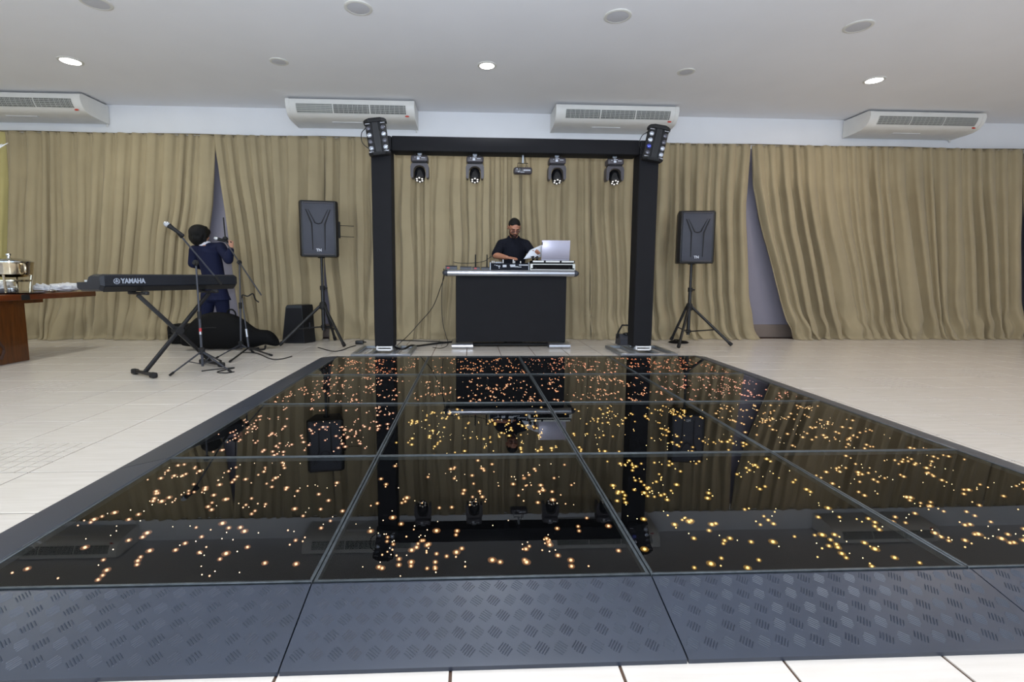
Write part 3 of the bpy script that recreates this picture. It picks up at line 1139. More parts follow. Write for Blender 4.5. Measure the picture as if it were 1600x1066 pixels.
# mixer
mx0, mx1 = P(766, 415, Y=5.1).x, P(826, 415, Y=5.1).x
t = thing('mixer', 'black DJ mixer with white faders standing in front of the man', 'mixer', ((mx0 + mx1) / 2, 5.2, ttop))
q = MB(); q.prism([(5.08, ttop), (5.085, ttop + .088), (5.36, ttop + .10), (5.36, ttop)], lambda s, tt, d: (d, s, tt), mx0, mx1); bd = q.build('body', M_mixer, t)
for s, xx in ((-1, mx0), (1, mx1)):
    q = MB(); q.box((xx, 5.22, ttop + .05), (.012, .29, .105), bev=.003); q.build('side_cheek', M_alud, t)
q = MB()
wx = mx1 - mx0
for fx, fz, sx, sz in ((.12, .064, .012, .008), (.17, .058, .02, .01), (.23, .05, .03, .014), (.23, .028, .01, .016), (.37, .052, .05, .03), (.58, .06, .07, .022), (.62, .045, .10, .012), (.86, .066, .12, .012), (.72, .04, .09, .008)):
    q.box((mx0 + fx * wx, 5.0825, ttop + fz), (sx, .003, sz))
q.build('printed_marks', M_mark, bd)
for k, fx in enumerate((.05, .1, .34, .60, .64, .80)):
    q = MB()
    hh = .05 if k in (2, 3) else .03
    q.box((mx0 + fx * wx, 5.12 + .02 * (k % 3), ttop + .09 + hh / 2), (.012, .02, hh), bev=.002)
    q.build('fader_cap', M_white, t)
for k in range(8):
    q = MB()
    q.cyl((mx0 + (.14 + .022 * k) * wx, 5.13, ttop + .088), (mx0 + (.14 + .022 * k) * wx, 5.13, ttop + .108), .005, n=8)
    q.build('knob', M_mark, t)

# flight case
fx0, fx1 = P(829, 415, Y=5.1).x, P(898, 415, Y=5.1).x
t = thing('flight_case', 'black flight case with aluminium edges under the laptop', 'case', ((fx0 + fx1) / 2, 5.24, ttop))
fw = fx1 - fx0
q = MB(); q.box(((fx0 + fx1) / 2, 5.24, ttop + .042), (fw - .012, .29, .08)); q.build('body', M_nylon, t)
for dz in (.006, .078):
    q = MB(); q.box(((fx0 + fx1) / 2, 5.093, ttop + dz), (fw, .012, .012), bev=.002); q.build('edge_strip', M_casealu, t)
for xx in (fx0, fx1):
    q = MB(); q.box((xx, 5.24, ttop + .042), (.012, .30, .082), bev=.002); q.build('edge_strip', M_casealu, t)
    q = MB(); q.box((xx + (.015 if xx == fx0 else -.015), 5.092, ttop + .05), (.03, .012, .05), bev=.004); q.build('corner_plate', M_casealu, t)
for fx in (.12, .88):
    q = MB(); q.lathe([(.013, 0), (.013, .006), (.006, .010)], (fx0 + fx * fw, 5.092, ttop + .026), 14, Matrix.Rotation(R(90), 3, 'X')); q.build('screw_cap', M_blackmat, t)
q = MB(); q.box(((fx0 + fx1) / 2, 5.25, ttop + .092), (fw - .03, .27, .018)); q.build('sliding_shelf_gap', M_blackmat, t)
q = MB(); q.box(((fx0 + fx1) / 2 + .01, 5.24, ttop + .1145), (fw - .02, .28, .027), bev=.003); sh = q.build('sliding_shelf', M_nylon, t)
for a, b_ in ((.05, .30), (.34, .66), (.70, .98)):
    q = MB(); q.box((fx0 + (a + b_) / 2 * fw, 5.098, ttop + .1145), ((b_ - a) * fw, .008, .022), bev=.002); q.build('shelf_edge', M_casealu, sh)
stop = ttop + .1285

# laptop, screen turned to the man
lx0, lx1 = P(846, 390, Y=5.16).x, P(890, 390, Y=5.16).x
t = thing('laptop', 'open silver laptop seen from behind, standing on the flight case', 'laptop', ((lx0 + lx1) / 2, 5.25, stop))
q = MB(); q.box(((lx0 + lx1) / 2, 5.27, stop + .009), (lx1 - lx0, .22, .016), bev=.004); q.build('keyboard_base', M_silver, t)
Rl = Matrix.Rotation(R(8), 3, 'X')
hl = .255
q = MB(); q.box(Vector(((lx0 + lx1) / 2, 5.16, stop + .014)) + Rl @ Vector((0, 0, hl / 2)), (lx1 - lx0, .008, hl), rot=Rl, bev=.003, seg=2); ld = q.build('lid', M_silver, t)
q = MB(); q.box(Vector(((lx0 + lx1) / 2, 5.1655, stop + .014)) + Rl @ Vector((0, 0, hl / 2)), (lx1 - lx0 - .02, .004, hl - .025), rot=Rl); q.build('screen', M_shinyblk, ld)
q = MB(); q.box(Vector((lx0 + .004, 5.1545, stop + .014)) + Rl @ Vector((0, 0, hl * .82)), (.012, .004, .04), rot=Rl); q.build('dark_tab', M_blackmat, ld)

# wireless receivers and power strip on the left half of the table
def device(px0, px1, h, label, ant, red, name='wireless_receiver', cat='receiver', y=5.12):
    a, c = P(px0, 418, Y=y).x, P(px1, 418, Y=y).x
    t = thing(name, label, cat, ((a + c) / 2, y + .06, ttop))
    q = MB(); q.prism([(y, ttop), (y + .004, ttop + h * .7), (y + .03, ttop + h), (y + .15, ttop + h), (y + .15, ttop)], lambda s, tt, d: (d, s, tt), a, c); bd = q.build('housing', M_gdark, t)
    if ant:
        q = MB(); q.tube([(ant, y + .08, ttop + h - .005), (ant, y + .08, ttop + h + .03), (ant, y + .085, ttop + h + .165)], [.011, .009, .0075], 8); q.build('antenna', M_blackmat, t)
    if red is not None:
        q = MB(); q.box((lerp(a, c, red), y - .002, ttop + h * .45), (.035, .008, .02), bev=.002); q.build('red_button', M_redpl, t)
    return t


device(696, 714, .055, 'grey power strip box at the left end of the DJ table', None, .25, 'power_box', 'power strip')
device(719, 737, .045, 'grey sloped device second from the left on the DJ table', None, None, 'stage_box', 'device')
device(738, 750, .04, 'small receiver with red front and thin upright antenna on the DJ table', P(743, 400, Y=5.2).x, .4)
device(752, 765, .04, 'small dark receiver with upright antenna beside the mixer', P(761, 400, Y=5.2).x, None)

# headphones by the laptop
c = P(836, 404, Y=5.16)
t = thing('headphones', 'black headphones lying between the mixer and laptop', 'headphones', (c.x, 5.15, stop))
for dx in (-.028, .028):
    q = MB(); q.lathe([(.002, -.014), (.026, -.012), (.03, 0), (.026, .012), (.002, .014)], (c.x + dx, 5.15, stop + .031), 16, Matrix.Rotation(R(90), 3, 'Y') @ Matrix.Rotation(R(20), 3, 'X')); q.build('ear_cup', M_blackpl, t)
q = MB(); q.tube(arc([(c.x - .03, 5.15, stop + .045), (c.x - .045, 5.20, stop + .05), (c.x, 5.25, stop + .04), (c.x + .045, 5.20, stop + .05), (c.x + .03, 5.15, stop + .045)], 16), .008, 6); q.build('headband', M_blackpl, t)


# ------------------------------------------------------------------ people
def hand(mb, wrist, d, up, curl=0.4, side=1, s=1.0):
    """adds a palm, four fingers and a thumb; d = pointing direction, up = back of hand"""
    w0 = Vector(wrist)
    d = Vector(d).normalized()
    up = Vector(up)
    up = (up - d * up.dot(d)).normalized()
    a = d.cross(up) * side
    Mx = Matrix((a, d, up)).transposed()
    mb.ball(w0 + d * .045 * s, (.038 * s, .05 * s, .016 * s), rot=Mx, u=14, v=8)
    tips = []
    for k, (off, L) in enumerate(((-.028, .066), (-.0095, .076), (.0095, .07), (.028, .055))):
        p = w0 + d * .082 * s + a * off * s
        pts = [p - d * .02 * s]
        dirv = d + a * off * 2.2
        ang = 0
        for seg in (.45, .32, .23):
            pts.append(pts[-1] + (dirv * math.cos(ang) - up * math.sin(ang)).normalized() * (L * seg + (.02 if seg == .45 else 0)) * s)
            ang += curl
        mb.limb(pts, [.009 * s, .0085 * s, .008 * s, .007 * s], 8)
    p = w0 + d * .02 * s - a * .026 * s
    mb.limb([p, p + (d * .6 - a * .8 - up * .2).normalized() * .035 * s, p + (d * .6 - a * .8 - up * .2).normalized() * .035 * s + (d * .9 - a * .25 - up * .3).normalized() * .03 * s], [.012 * s, .0095 * s, .008 * s], 8)


def ring(c, rx, ry, n=20, rz=0.0, tilt=None):
    out = []
    for k in range(n):
        a = 2 * math.pi * k / n
        v = Vector((rx * math.cos(a), ry * math.sin(a), 0))
        v = Matrix.Rotation(rz, 3, 'Z') @ v
        out.append(Vector(c) + v)
    return out


def head_geo(mb, c, Rh, s=1.0, nose=True):
    def W(p):
        return Vector(c) + Rh @ (Vector(p) * s)
    mb.ball(W((0, .008, .022)), (.075 * s, .094 * s, .092 * s), rot=Rh, u=20, v=14)
    mb.ball(W((0, -.022, -.045)), (.058 * s, .066 * s, .066 * s), rot=Rh, u=18, v=12)
    mb.ball(W((0, -.055, -.088)), (.032 * s, .028 * s, .022 * s), rot=Rh, u=14, v=10)
    mb.ball(W((0, -.075, .028)), (.052 * s, .018 * s, .014 * s), rot=Rh, u=14, v=8)
    if nose:
        mb.limb([W((0, -.085, .015)), W((0, -.104, -.022))], [.010 * s, .0155 * s], 10)
        for q_ in (-1, 1):
            mb.ball(W((q_ * .011, -.095, -.026)), .010 * s, u=8, v=6)
    for q_ in (-1, 1):
        mb.ball(W((q_ * .078, .012, -.005)), (.010 * s, .02 * s, .032 * s), rot=Rh, u=10, v=8)
        mb.ball(W((q_ * .042, -.072, -.018)), (.022 * s, .016 * s, .016 * s), rot=Rh, u=10, v=8)
    return W


# --- the DJ
bx = P(803, 385, Y=5.6).x
BY = 5.66
t = thing('person', 'bearded man in a dark T-shirt and glasses, head bowed behind the DJ table', 'person', (bx, BY, 0))
hc = Vector((bx - .003, BY - .11, 1.632))
Rh = Matrix.Rotation(R(8), 3, 'Z') @ Matrix.Rotation(R(38), 3, 'X')
elR, wrR = P(774, 399, Y=5.50), P(792, 402.5, Y=5.28)
elL, wrL = P(833, 398, Y=5.50), P(836, 397, Y=5.30)
shR, shL = Vector((bx - .172, BY - .01, 1.405)), Vector((bx + .172, BY - .01, 1.405))
body = MB()
W = head_geo(body, hc, Rh, 1.08)
body.limb([(bx, BY - .005, 1.46), (bx - .003, BY - .055, 1.54), hc + Vector((0, .01, -.02))], [.066, .060, .062], 16)
body.loft([ring((bx, BY, z), rx, ry) for z, rx, ry in ((.86, .165, .115), (.98, .16, .11), (1.12, .15, .105), (1.28, .17, .115), (1.40, .175, .11), (1.47, .12, .085), (1.5, .07, .06))])
for sh_, el, wr, sd in ((shR, elR, wrR, -1), (shL, elL, wrL, 1)):
    body.limb([sh_, lerp(sh_, el, .5), el], [.062, .052, .044], 14)
    body.limb([el, lerp(el, wr, .35), wr], [.044, .043, .028], 14)
hand(body, wrR, P(812, 405, Y=5.20) - wrR, (0, -.35, 1), .35, 1)
hand(body, wrL, (.25, -.8, .25), (.6, .2, .7), .75, -1)
for s in (-1, 1):
    body.limb([(bx + s * .095, BY, .90), (bx + s * .10, BY - .01, .5), (bx + s * .105, BY + .02, .10)], [.092, .06, .042], 14)
    body.ball((bx + s * .11, BY - .06, .045), (.045, .125, .042))
remesh(body, 'body', M_skin, t, .0065, 4)
sh = MB()
sh.loft([ring((bx, BY, z), rx, ry) for z, rx, ry in ((.84, .178, .128), (.98, .172, .122), (1.12, .165, .12), (1.26, .182, .13), (1.36, .19, .124), (1.43, .155, .105), (1.475, .11, .09), (1.53, .076, .082))])
for sh_, el in ((shR, elR), (shL, elL)):
    e2 = lerp(sh_, el, .90)
    sh.limb([sh_ + Vector((0, 0, -.005)), lerp(sh_, el, .5), e2], [.076, .068, .064], 14)
    sh.limb([sh_, Vector((bx, BY - .01, 1.44))], [.070, .08], 14)
remesh(sh, 't_shirt', M_navyt, t, .008, 5)
tr_ = MB()
tr_.loft([ring((bx, BY, z), rx, ry) for z, rx, ry in ((.80, .185, .13), (.90, .18, .128), (.98, .168, .12))])
for s in (-1, 1):
    tr_.limb([(bx + s * .095, BY, .87), (bx + s * .10, BY - .01, .5), (bx + s * .105, BY + .02, .09)], [.105, .078, .066], 14)
remesh(tr_, 'trousers', M_blackcloth, t, .010, 4)
sho = MB()
for s in (-1, 1):
    sho.ball((bx + s * .11, BY - .065, .05), (.052, .14, .048))
remesh(sho, 'shoes', M_blackmat, t, .009, 3)
# short hair: shell over the skull
hr = MB()
hr.ball(W((0, .014, .030)), (.084, .101, .0975), rot=Rh, u=28, v=20)
kill = []
Ri = Rh.inverted()
for v in hr.bm.verts:
    l = Ri @ (v.co - hc)
    lim = 0.058 if l.y < -.055 else (0.012 if l.y < 0.0 else -0.045)
    lim = lerp(.060, -.05, sstep(-.075, .06, l.y))
    if l.z < lim:
        kill.append(v)
bmesh.ops.delete(hr.bm, geom=kill, context='VERTS')
ho = hr.build('hair', M_hair, t, angle=180)
md = ho.modifiers.new('thickness', 'SOLIDIFY'); md.thickness = .006
# beard: shell over jaw
be = MB()
be.ball(W((0, -.024, -.054)), (.068, .077, .077), rot=Rh, u=28, v=20)
be.ball(W((0, -.057, -.096)), (.042, .038, .036), rot=Rh, u=18, v=12)
kill = []
for v in be.bm.verts:
    l = Ri @ (v.co - hc)
    top = lerp(-.052, -.005, sstep(-.08, .02, l.y))
    if l.z > top or l.y > .03:
        kill.append(v)
bmesh.ops.delete(be.bm, geom=kill, context='VERTS')
bo = be.build('beard', M_beard, t, angle=180)
q = MB(); q.limb([W((-.022, -.094, -.049)), W((0, -.099, -.045)), W((.022, -.094, -.049))], [.004, .007, .004], 8); q.build('moustache', M_beard, bo)
q = MB(); q.ball(W((0, -.092, -.062)), (.019, .007, .0055), rot=Rh); q.build('mouth', M_lip, t)
for s in (-1, 1):
    q = MB(); q.limb([W((s * .014, -.094, .030)), W((s * .034, -.092, .035)), W((s * .052, -.080, .030))], [.0035, .0045, .003], 8); q.build('eyebrow', M_hair, t)
    q = MB(); q.ball(W((s * .031, -.086, .006)), (.013, .006, .005), rot=Rh); q.build('eyelid', M_lip, t)
gl_ = MB()
for s in (-1, 1):
    pts = [W((s * .033 + .025 * math.cos(a), -.104 + abs(.033 + s * .025 * math.cos(a)) * .12, .002 + .018 * math.sin(a))) for a in [2 * math.pi * k / 20 for k in range(21)]]
    gl_.tube(pts, .0022, 6, cap=False)
    gl_.tube([W((s * .058, -.097, .008)), W((s * .080, -.04, .010)), W((s * .080, .01, .008))], .002, 6)
gl_.tube([W((-.009, -.104, .006)), W((0, -.107, .009)), W((.009, -.104, .006))], .0022, 6)
go = gl_.build('glasses', M_fixture, t)
for s in (-1, 1):
    q = MB()
    q.lathe([(.024, 0), (.024, .001), (.002, .0012)], W((s * .033, -.101, .002)), 18, Rh @ Matrix.Rotation(R(90), 3, 'X') @ Matrix.Diagonal((1, .72, 1)))
    q.build('spectacle_lens', M_clear, go)

# paper in his hand
a, b_, c_, d_ = P(818, 405, Y=5.24), P(828, 391, Y=5.26), P(848, 382, Y=5.30), P(845, 402, Y=5.26)
q = MB()
rows = []
for i in range(9):
    u = i / 8
    rows.append([lerp(lerp(a, d_, u), lerp(b_, c_, u), v / 4) + Vector((0, -.018 * math.sin(u * 3.0), 0)) for v in range(5)])
q.loft(rows, closed=False)
pp = q.build('paper_sheet', M_paper, loc=lerp(a, c_, .5), angle=180)
pp.modifiers.new('thickness', 'SOLIDIFY').thickness = .001
tagged(pp, 'white sheet of paper held by the man beside the laptop', 'paper')

# --- the boy at the microphone
KY = 5.36
kx = P(331, 420, Y=KY).x
t = thing('person', 'dark-haired boy in a navy suit seen from behind, singing at a microphone', 'person', (kx, KY, 0))
fa_ = R(-32)        # faces away and to the right
Rk = Matrix.Rotation(R(180) + fa_, 3, 'Z')
hc = P(314, 368, Y=KY - .02)
Rh = Rk @ Matrix.Rotation(R(4), 3, 'X')
sp = P(331, 385, Y=KY)
zs = sp.z
shK = P(304, 391, Y=KY + .02)          # his left shoulder (photo left)
shM = P(345, 386, Y=KY - .02)
elK = P(301, 412, Y=KY + .02)
elM = P(357, 406, Y=KY - .20)
wrM = P(361, 388, Y=KY - .16)
wrK = P(318, 418, Y=KY + .20)
hipz = P(335, 455, Y=KY).z
body = MB()
W = head_geo(body, hc, Rh, .95)
neck0 = Vector((P(318, 384, Y=KY).x, KY, zs + .02))
body.limb([neck0, hc + Vector((0, 0, -.04))], [.055, .05], 14)
cxs = [(hipz - .06, 338), (hipz + .08, 335), (zs - .22, 330), (zs - .08, 326), (zs - .0, 322), (zs + .04, 319)]
rads = [(.135, .10), (.128, .095), (.145, .10), (.155, .10), (.11, .08), (.055, .055)]
body.loft([ring((P(px, 420, Y=KY).x, KY, z), rx, ry, rz=fa_ * .6) for (z, px), (rx, ry) in zip(cxs, rads)])
body.limb([shM, elM], [.05, .04], 12)
body.limb([elM, wrM], [.04, .026], 12)
body.limb([shK, elK], [.05, .04], 12)
body.limb([elK, wrK], [.04, .026], 12)
hand(body, wrM, (-.10, .30, .75), (.7, -.6, .1), .95, 1, .9)
hand(body, wrK, (.4, .7, .0), (0, .2, 1), .5, -1, .9)
fl = P(322, 470, Y=KY).x
fr2 = P(349, 470, Y=KY).x
for xx in (fl, fr2):
    body.limb([(lerp(kx + .03, xx, .7), KY, hipz - .02), (xx, KY - .01, .42), (xx, KY + .01, .09)], [.085, .058, .042], 14)
remesh(body, 'body', M_skin2, t, .007, 4)
jk = MB()
jk.loft([ring((P(px, 420, Y=KY).x, KY, z), rx + .018, ry + .02, rz=fa_ * .6) for (z, px), (rx, ry) in zip([(hipz - .12, 339)] + cxs[:-1], [(.15, .12)] + rads[:-1])])
for a_, b_, c_ in ((shM, elM, wrM), (shK, elK, wrK)):
    jk.limb([a_, lerp(a_, b_, .5), b_], [.068, .062, .058], 14)
    jk.limb([b_, lerp(b_, c_, .82)], [.058, .043], 14)
    jk.limb([a_, Vector((neck0.x, KY, zs - .03))], [.062, .075], 14)
remesh(jk, 'suit_jacket', M_navy, t, .009, 5)
tr_ = MB()
tr_.loft([ring((kx + .03, KY, z), rx, ry) for z, rx, ry in ((hipz - .14, .14, .105), (hipz - .04, .15, .11), (hipz + .05, .14, .105))])
for xx in (fl, fr2):
    tr_.limb([(lerp(kx + .03, xx, .7), KY, hipz - .05), (xx, KY - .01, .42), (xx, KY + .01, .07)], [.098, .078, .068], 14)
remesh(tr_, 'suit_trousers', M_navy, t, .010, 4)
sho = MB()
for xx in (fl, fr2):
    sho.ball((xx + .03, KY + .05, .042), (.048, .12, .04), rot=Matrix.Rotation(fa_, 3, 'Z'))
remesh(sho, 'shoes', M_blackmat, t, .009, 3)
q = MB()
q.lathe([(.086, -.015), (.074, .058), (.064, .058), (.07, -.01)], neck0 + Vector((0, 0, .0)), 20, Matrix.Rotation(R(12), 3, 'Y'))
q.build('shirt_collar', M_cotton, t)
q = MB()
dv = (wrM - elM).normalized()
q.tube([lerp(elM, wrM, .80), lerp(elM, wrM, .97)], [.040, .034], 14)
q.build('shirt_cuff', M_cotton, t)
# full bowl of hair with a ragged edge
hr = MB()
hr.ball(W((0, .026, .035)), (.118, .125, .108), rot=Rh, u=26, v=18)
hr.ball(W((0, .045, -.045)), (.100, .092, .098), rot=Rh, u=22, v=14)
hr.ball(W((0, -.055, .055)), (.088, .06, .055), rot=Rh, u=20, v=12)
for k in range(60):
    a = random.uniform(0, 6.28)
    hz = random.uniform(-.06, .09)
    rr = .108 * math.sqrt(max(.1, 1 - (hz / .14) ** 2))
    if math.sin(a) < -.35 and hz < .03:
        continue
    hr.ball(W((rr * math.cos(a), .026 + rr * math.sin(a), hz)), (.022, .022, .045), rot=Rh, u=8, v=6)
ho = remesh(hr, 'hair', M_hair, t, .008, 4)


# ------------------------------------------------------------------ speakers
def speaker(px0, px1, pyt, pyb, y, rz, label):
    cxx = P((px0 + px1) / 2, (pyt + pyb) / 2, Y=y).x
    zt_, z0 = P((px0 + px1) / 2, pyt, Y=y).z, P((px0 + px1) / 2, pyb, Y=y).z
    wd = P(px1, 370, Y=y).x - P(px0, 370, Y=y).x
    h = zt_ - z0
    t = thing('loudspeaker', label, 'speaker', (cxx, y + .2, z0), rz, 'loudspeakers on tripod stands')
    q = MB()
    hw = wd / 2
    poly = [(-hw, -.145), (-hw * .88, -.19), (hw * .88, -.19), (hw, -.145), (hw * .72, .17), (-hw * .72, .17)]
    q.loft([[Vector((a * s, b_ * s, zz)) for a, b_ in poly] for zz, s in ((0.0, .96), (.02, 1), (h - .02, 1), (h, .96))])
    q.build('cabinet', M_blackpl, t, local=True, angle=25)
    q = MB()
    q.box((0, -.193, h / 2), (hw * 1.60, .012, h * .93), bev=.005, seg=2)
    gr = q.build('grille', M_grill, t, local=True)
    q = MB()
    # Y-shaped grooves pressed in the grille
    for s in (-1, 1):
        q.tube([(s * hw * .62, -.1995, h * .84), (s * hw * .33, -.1995, h * .585), (s * hw * .31, -.1995, h * .12)], [.008, .011, .006], 6)
        q.tube([(s * hw * .50, -.1995, h * .84), (s * hw * .16, -.1995, h * .60), (0, -.1995, h * .585)], [.004, .009, .009], 6)
    q.build('pressed_groove', M_groove, gr, local=True)
    for zz in (.03, h - .03):
        q = MB(); q.box((0, -.2, zz), (hw * 1.55, .012, .016), bev=.004); q.build('trim_strip', M_fixture, t, local=True)
    tm = text_mb('TN', .05, .002, Matrix.Translation((-.036, -.2, h * .115)) @ Matrix.Rotation(R(90), 4, 'X'), .002)
    tm.build('maker_mark', M_mark, gr, local=True)
    q = MB(); q.cyl((0, .0, -.012), (0, .0, .004), .045); q.build('pole_socket', M_blackmat, t, local=True)
    return t, cxx, z0, hw, h


def tripod(x, y, ztop, feet, hub_z, label, low_z):
    t = thing('speaker_stand', label, 'speaker stand', (x, y, 0), group='tripod speaker stands')
    q = MB(); q.cyl((x, y, hub_z - .02), (x, y, ztop), .0175); q.build('upper_pole', M_blackpl, t)
    q = MB(); q.cyl((x, y, low_z), (x, y, hub_z + .25), .024); q.build('lower_pole', M_blackpl, t)
    q = MB(); q.cyl((x, y, hub_z + .22), (x, y, hub_z + .28), .033); q.box((x + .045, y, hub_z + .25), (.05, .018, .018), bev=.004); q.build('height_collar', M_blackmat, t)
    q = MB(); q.lathe([(.028, -.05), (.05, -.04), (.055, 0), (.04, .045), (.026, .06)], (x, y, hub_z), 16); q.build('hub', M_blackmat, t)
    q = MB(); q.lathe([(.026, -.025), (.036, -.02), (.036, .02), (.026, .025)], (x, y, low_z + .05), 16); q.build('lower_collar', M_blackmat, t)
    for fx, fy in feet:
        d = Vector((fx - x, fy - y, 0))
        st = Vector((x, y, hub_z)) + d.normalized() * .04
        q = MB(); q.tube([st, Vector((fx, fy, .022))], .019, 10); lg = q.build('leg', M_blackpl, t)
        dn = (Vector((fx, fy, .018)) - st).normalized()
        q = MB(); q.tube([Vector((fx, fy, .022)) - dn * .05, Vector((fx, fy, .026)) + dn * .004], .024, 10); q.build('rubber_foot', M_blackmat, lg)
        mid = lerp(st, Vector((fx, fy, .022)), .60)
        q = MB(); q.tube([Vector((x, y, low_z + .05)) + d.normalized() * .03, mid], .009, 8); q.build('brace', M_blackpl, t)


SY = 5.38
_, sx, sz, shw, shh = speaker(464, 523.5, 313, 401, SY - .05, R(9), 'black loudspeaker on a tripod left of the gantry, wire bracket on its side')
spk = bpy.data.objects['loudspeaker']
# wireless receiver with two rods on the side of the left speaker
q = MB(); q.box((shw + .004, -.08, shh * .5), (.024, .05, .22), bev=.004); sr = q.build('side_receiver', M_blackmat, spk, local=True)
for zz in (.58, .38):
    q = MB(); q.cyl((shw + .014, -.08, shh * zz), (shw + .20, -.10, shh * zz - .005), .0045, n=6); q.build('antenna_rod', M_blackmat, sr, local=True)
fl_ = [P(437, 542, Z=0), P(538, 543, Z=0), P(523, 531, Z=0)]
tripod(sx, SY + .15, sz - .012, [(fl_[0].x, fl_[0].y), (fl_[1].x, fl_[1].y), (P(523, 500, Y=5.70).x, 5.70)], P(497, 478, Y=SY + .15).z, 'black tripod stand under the left loudspeaker', P(498, 516, Y=SY + .15).z)
_, sx, sz, shw, shh = speaker(1064.5, 1120.5, 329, 411.5, SY - .05, R(-7), 'black loudspeaker on a tripod right of the gantry')
fr_ = [P(1060, 545, Z=0), P(1143, 542, Z=0)]
tripod(sx, SY + .15, sz - .012, [(fr_[0].x, fr_[0].y), (fr_[1].x, fr_[1].y), (P(1049, 520, Y=5.70).x, 5.70)], P(1089, 480, Y=SY + .15).z, 'black tripod stand under the right loudspeaker', P(1085, 523, Y=SY + .15).z)

# floor monitor left of the stand
y0 = 5.50
a0, a1 = P(441, 540, Y=y0).x, P(476, 540, Y=y0).x
zt_ = P(462, 477, Y=y0).z
t = thing('floor_monitor', 'black wedge-topped floor speaker on the tiles beside the left tripod', 'speaker', ((a0 + a1) / 2, y0 + .2, 0))
q = MB()
prf = lambda z, k: [Vector((a0 + k, y0, z)), Vector((a1 - k * .3, y0, z)), Vector((a1 + .10 - k * .3, y0 + .16, z)), Vector((a1 + .08 - k, y0 + .25, z)), Vector((a0 + .04 + k, y0 + .25, z))]
q.loft([prf(0.004, .004), prf(.012, 0), prf(zt_ * .5, .035), prf(zt_ - .03, .065), prf(zt_, .085)])
q.build('cabinet', M_blackpl, t, angle=25)
q = MB()
q.prism([(a0 + .012, .02), (a1 - .008, .02), (a1 - .03, zt_ - .04), (a0 + .075, zt_ - .04)], lambda s, tt, d: (s, d, tt), y0 - .008, y0 + .002)
q.build('grille', M_blackcloth, t)
q = MB(); q.box((a1 + .055, y0 + .075, zt_ * .45), (.02, .008, .09), rot=Matrix.Rotation(R(55), 3, 'Z')); q.build('handle', M_gdark, t)

# ------------------------------------------------------------------ keyboard and X-stand
K0 = Vector((-1.69, 2.95, 0))
ku, kv = Vector((.43, .903, 0)).normalized(), Vector((-.903, .43, 0)).normalized()
KL = 1.34
kz1, kz0 = P(157, 428.5, Y=2.95).z, P(157, 456.5, Y=2.95).z
ang = math.atan2(ku.y, ku.x)
t = thing('stage_keyboard', 'black electronic keyboard seen from behind on a crossed stand', 'keyboard', (K0.x, K0.y, kz0), ang)
H = kz1 - kz0


def kprof(inset, sc=1.0):
    return [(.0 + inset, H * .92), (.0 + inset, H * .34), (.035 + inset, .004), (.33, .0), (.36, .02), (.36, H * .52), (.20, H * .56), (.17, H * .9), (.14, H), (.02 + inset, H)]


q = MB()
q.prism(kprof(0), lambda s, tt, d: (d, s, tt), 0.03, KL - .03)
kb = q.build('case', M_kb, t, local=True, angle=25)
for d0, d1 in ((0.0, .03), (KL - .03, KL)):
    q = MB()
    A = [(s, tt) for s, tt in kprof(.0)]
    c_ = (sum(s for s, _ in A) / len(A), sum(z for _, z in A) / len(A))
    B = [(lerp(s, c_[0], .06), lerp(z, c_[1], .22)) for s, z in A]
    ra, rb = (B, A) if d0 == 0 else (A, B)
    q.loft([[Vector((d0 - (.0), s, z)) for s, z in ra], [Vector((d1, s, z)) for s, z in rb]])
    q.build('end_block', M_kb, t, local=True, angle=25)
q = MB()
for k in range(52):
    q.box((.06 + (k + .5) * (KL - .12) / 52, .275, H * .60), ((KL - .12) / 52 - .0015, .15, .016))
q.build('white_keys', M_white, t, local=True, kind='stuff')
q = MB()
for k in range(51):
    if k % 7 not in (2, 6):
        q.box((.06 + (k + 1) * (KL - .12) / 52, .25, H * .68), (.011, .095, .014))
q.build('black_keys', M_shinyblk, t, local=True, kind='stuff')
q = MB()
q.prism([(-.001, H * .30), (.034, .002), (.034, -.002), (-.004, H * .30)], lambda s, tt, d: (d, s, tt), 0.03, KL - .03)
q.build('lower_panel', M_kbd, t, local=True)
# lettering on the back
lx = .085
tm = text_mb('YAMAHA', .060, .0012, Matrix.Translation((lx + .075, -.0012, H * .60)) @ Matrix.Rotation(R(90), 4, 'X') @ Matrix.Diagonal((.82, 1, 1, 1)), .0022)
tm.build('maker_lettering', M_logo, t, local=True)
q = MB()
cz = H * .60
pts = [(lx + .04 + .024 * math.cos(a), -.001, cz + .024 * math.sin(a)) for a in [2 * math.pi * k / 24 for k in range(25)]]
q.tube(pts, .0022, 6, cap=False)
for k in range(3):
    a = R(90 + 120 * k)
    q.tube([(lx + .04, -.001, cz), (lx + .04 + .022 * math.cos(a), -.001, cz + .022 * math.sin(a))], .003, 6)
    a += R(60)
    q.tube([(lx + .04 + .006 * math.cos(a), -.001, cz + .006 * math.sin(a)), (lx + .04 + .019 * math.cos(a), -.001, cz + .019 * math.sin(a))], .002, 6)
q.build('round_emblem', M_logo, t, local=True)

